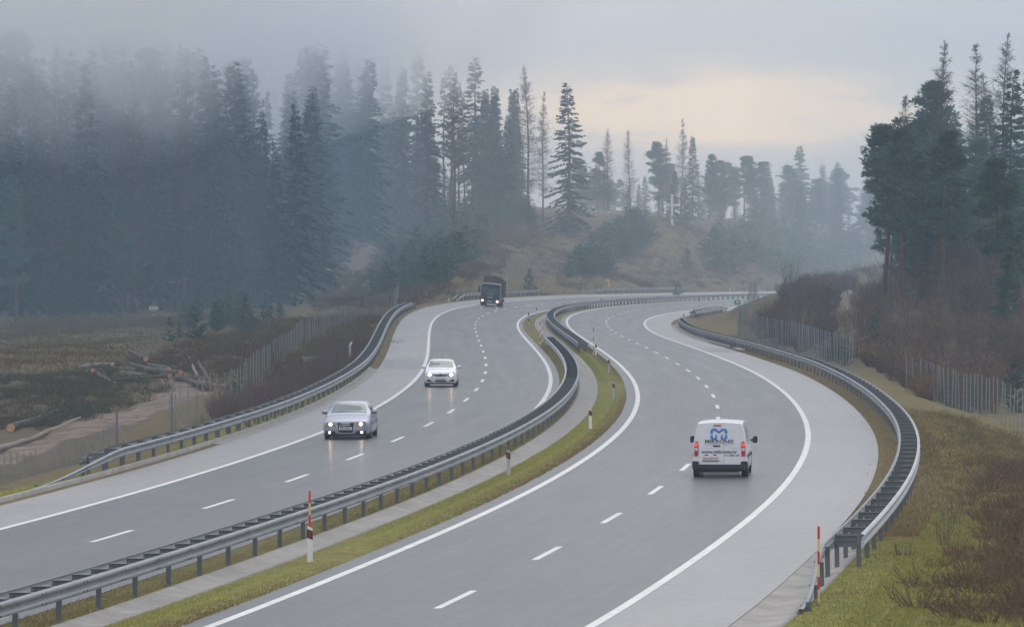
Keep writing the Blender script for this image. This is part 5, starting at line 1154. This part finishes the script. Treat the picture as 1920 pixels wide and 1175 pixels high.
scatter('brushwood', GB, region([(60, 790), (110, 770), (180, 770), (170, 785), (90, 800)], 40, 21, (230, 400), tracks=False), .5, 1.0, 'greenery', 'green cut boughs over the roadside logs', 21)
scatter('brushwood', GB, region([(140, 712), (170, 690), (260, 685), (350, 695), (350, 725), (230, 722)], 80, 22, (280, 450), tracks=False), .35, .8, 'greenery', 'cut boughs strewn around the log pile', 22)

# ------------------------------------------------------------------ grass blades
def blades(name, XYZ, h, w, m, label, seed):
    g = np.random.default_rng(seed); n = len(XYZ); a = g.uniform(0, 6.283, n); d = np.stack([np.cos(a), np.sin(a), np.zeros(n)], -1)*w/2*g.uniform(.6, 1.4, (n, 1)); hh = h*g.uniform(.4, 1.3, (n, 1))
    tip = XYZ+np.concatenate([g.normal(0, .35, (n, 2))*hh, hh], 1)
    V = np.stack([XYZ-d, XYZ+d, tip], 1).reshape(-1, 3); return tag(put(name, np_mesh(name, V, np.arange(3*n).reshape(n, 3), MT[m])), label, None, None, 'stuff')
MT['grass'] = foliage('grass_blades', (0.23, 0.25, 0.055), (0.33, 0.31, 0.095), 1.3); MT['drygrass'] = foliage('dry_grass', (0.18, 0.125, 0.06), (0.27, 0.20, 0.095), 1.1)
def strip_pts(n, s0, s1, o0, o1, seed, dens=1.5):
    g = np.random.default_rng(seed); s = s0+(s1-s0)*g.random(n)**dens; o = g.uniform(o0, o1, n); return rp(s, o, .0)
blades('grass', strip_pts(60000, -22, 290, -5.88, -4.9, 1), .06, .022, 'grass', 'short green grass on the median strip', 1)
blades('grass', strip_pts(30000, -22, 290, -5.1, -4.42, 2), .055, .022, 'drygrass', 'brown grass along the median edge of the road', 2)
blades('grass', strip_pts(26000, -22, 290, -8.0, -6.98, 3), .07, .022, 'drygrass', 'dry grass under the median guard rail', 3)
blades('grass', strip_pts(14000, -22, 290, -8.0, -6.98, 31), .07, .022, 'grass', 'green grass under the median guard rail', 31)
blades('grass', strip_pts(32000, 25, 330, 6.58, 8.8, 4), .08, .024, 'drygrass', 'brown grass under the right guard rail', 4)
blades('grass', strip_pts(14000, 50, 260, -20.6, -19.5, 5), .08, .026, 'grass', 'grass under the left guard rail', 5)
q = region([(1440, 1220), (1590, 1080), (1655, 985), (1850, 975), (1990, 975), (1990, 1220)], 90000, 11, (92, 170), (-21, 7.7), False); q = q[nearest_s(q[:, 0], q[:, 1])[1] > 7.65]
def gtop(q):
    s_, o_ = nearest_s(q[:, 0], q[:, 1]); return np.where(o_ < 9.3, rz(s_, np.minimum(o_, 9.3))-.04, ground_z(q[:, 0], q[:, 1]))
blades('grass', np.c_[q, gtop(q)], .06, .026, 'grass', 'short green grass on the near right bank', 6)
q = q[::9]+np.array([.3, .2]); blades('grass', np.c_[q, gtop(q)], .09, .026, 'drygrass', 'dry grass tips on the near right bank', 61)
q = region([(1645, 985), (1690, 800), (1740, 770), (1990, 830), (1990, 985)], 40000, 12, (130, 330), (-21, 8.6), False)
blades('grass', np.c_[q, gtop(q)], .12, .035, 'drygrass', 'dry grass on the right bank', 7)
q = q[::3]+np.array([.3, .2]); blades('grass', np.c_[q, gtop(q)], .10, .035, 'grass', 'green grass on the right bank', 71)
q = np.concatenate([region([(-60, 640), (0, 622), (140, 609), (290, 605), (260, 640), (215, 690), (120, 690), (-60, 700)], 12000, 13, (350, 600)), region([(930, 478), (1000, 440), (1060, 420), (1160, 420), (1100, 455), (1020, 490)], 7000, 14, (600, 1000)), region([(1150, 530), (1215, 470), (1290, 432), (1345, 430), (1300, 470), (1240, 535)], 6000, 15, (600, 1000))])
blades('grass', np.c_[q, ground_z(q[:, 0], q[:, 1])], .28, .09, 'straw', 'pale dry grass on the meadows', 8)
q = region([(640, 560), (740, 560), (900, 520), (1060, 530), (1250, 540), (1420, 545), (1420, 560), (1000, 560), (860, 575), (700, 620)], 9000, 16, (500, 900), (-20.4, 9.4))
blades('grass', np.c_[q, gtop(q) if False else ground_z(q[:, 0], q[:, 1])], .22, .07, 'straw', 'dry grass on the banks of the bend', 9)
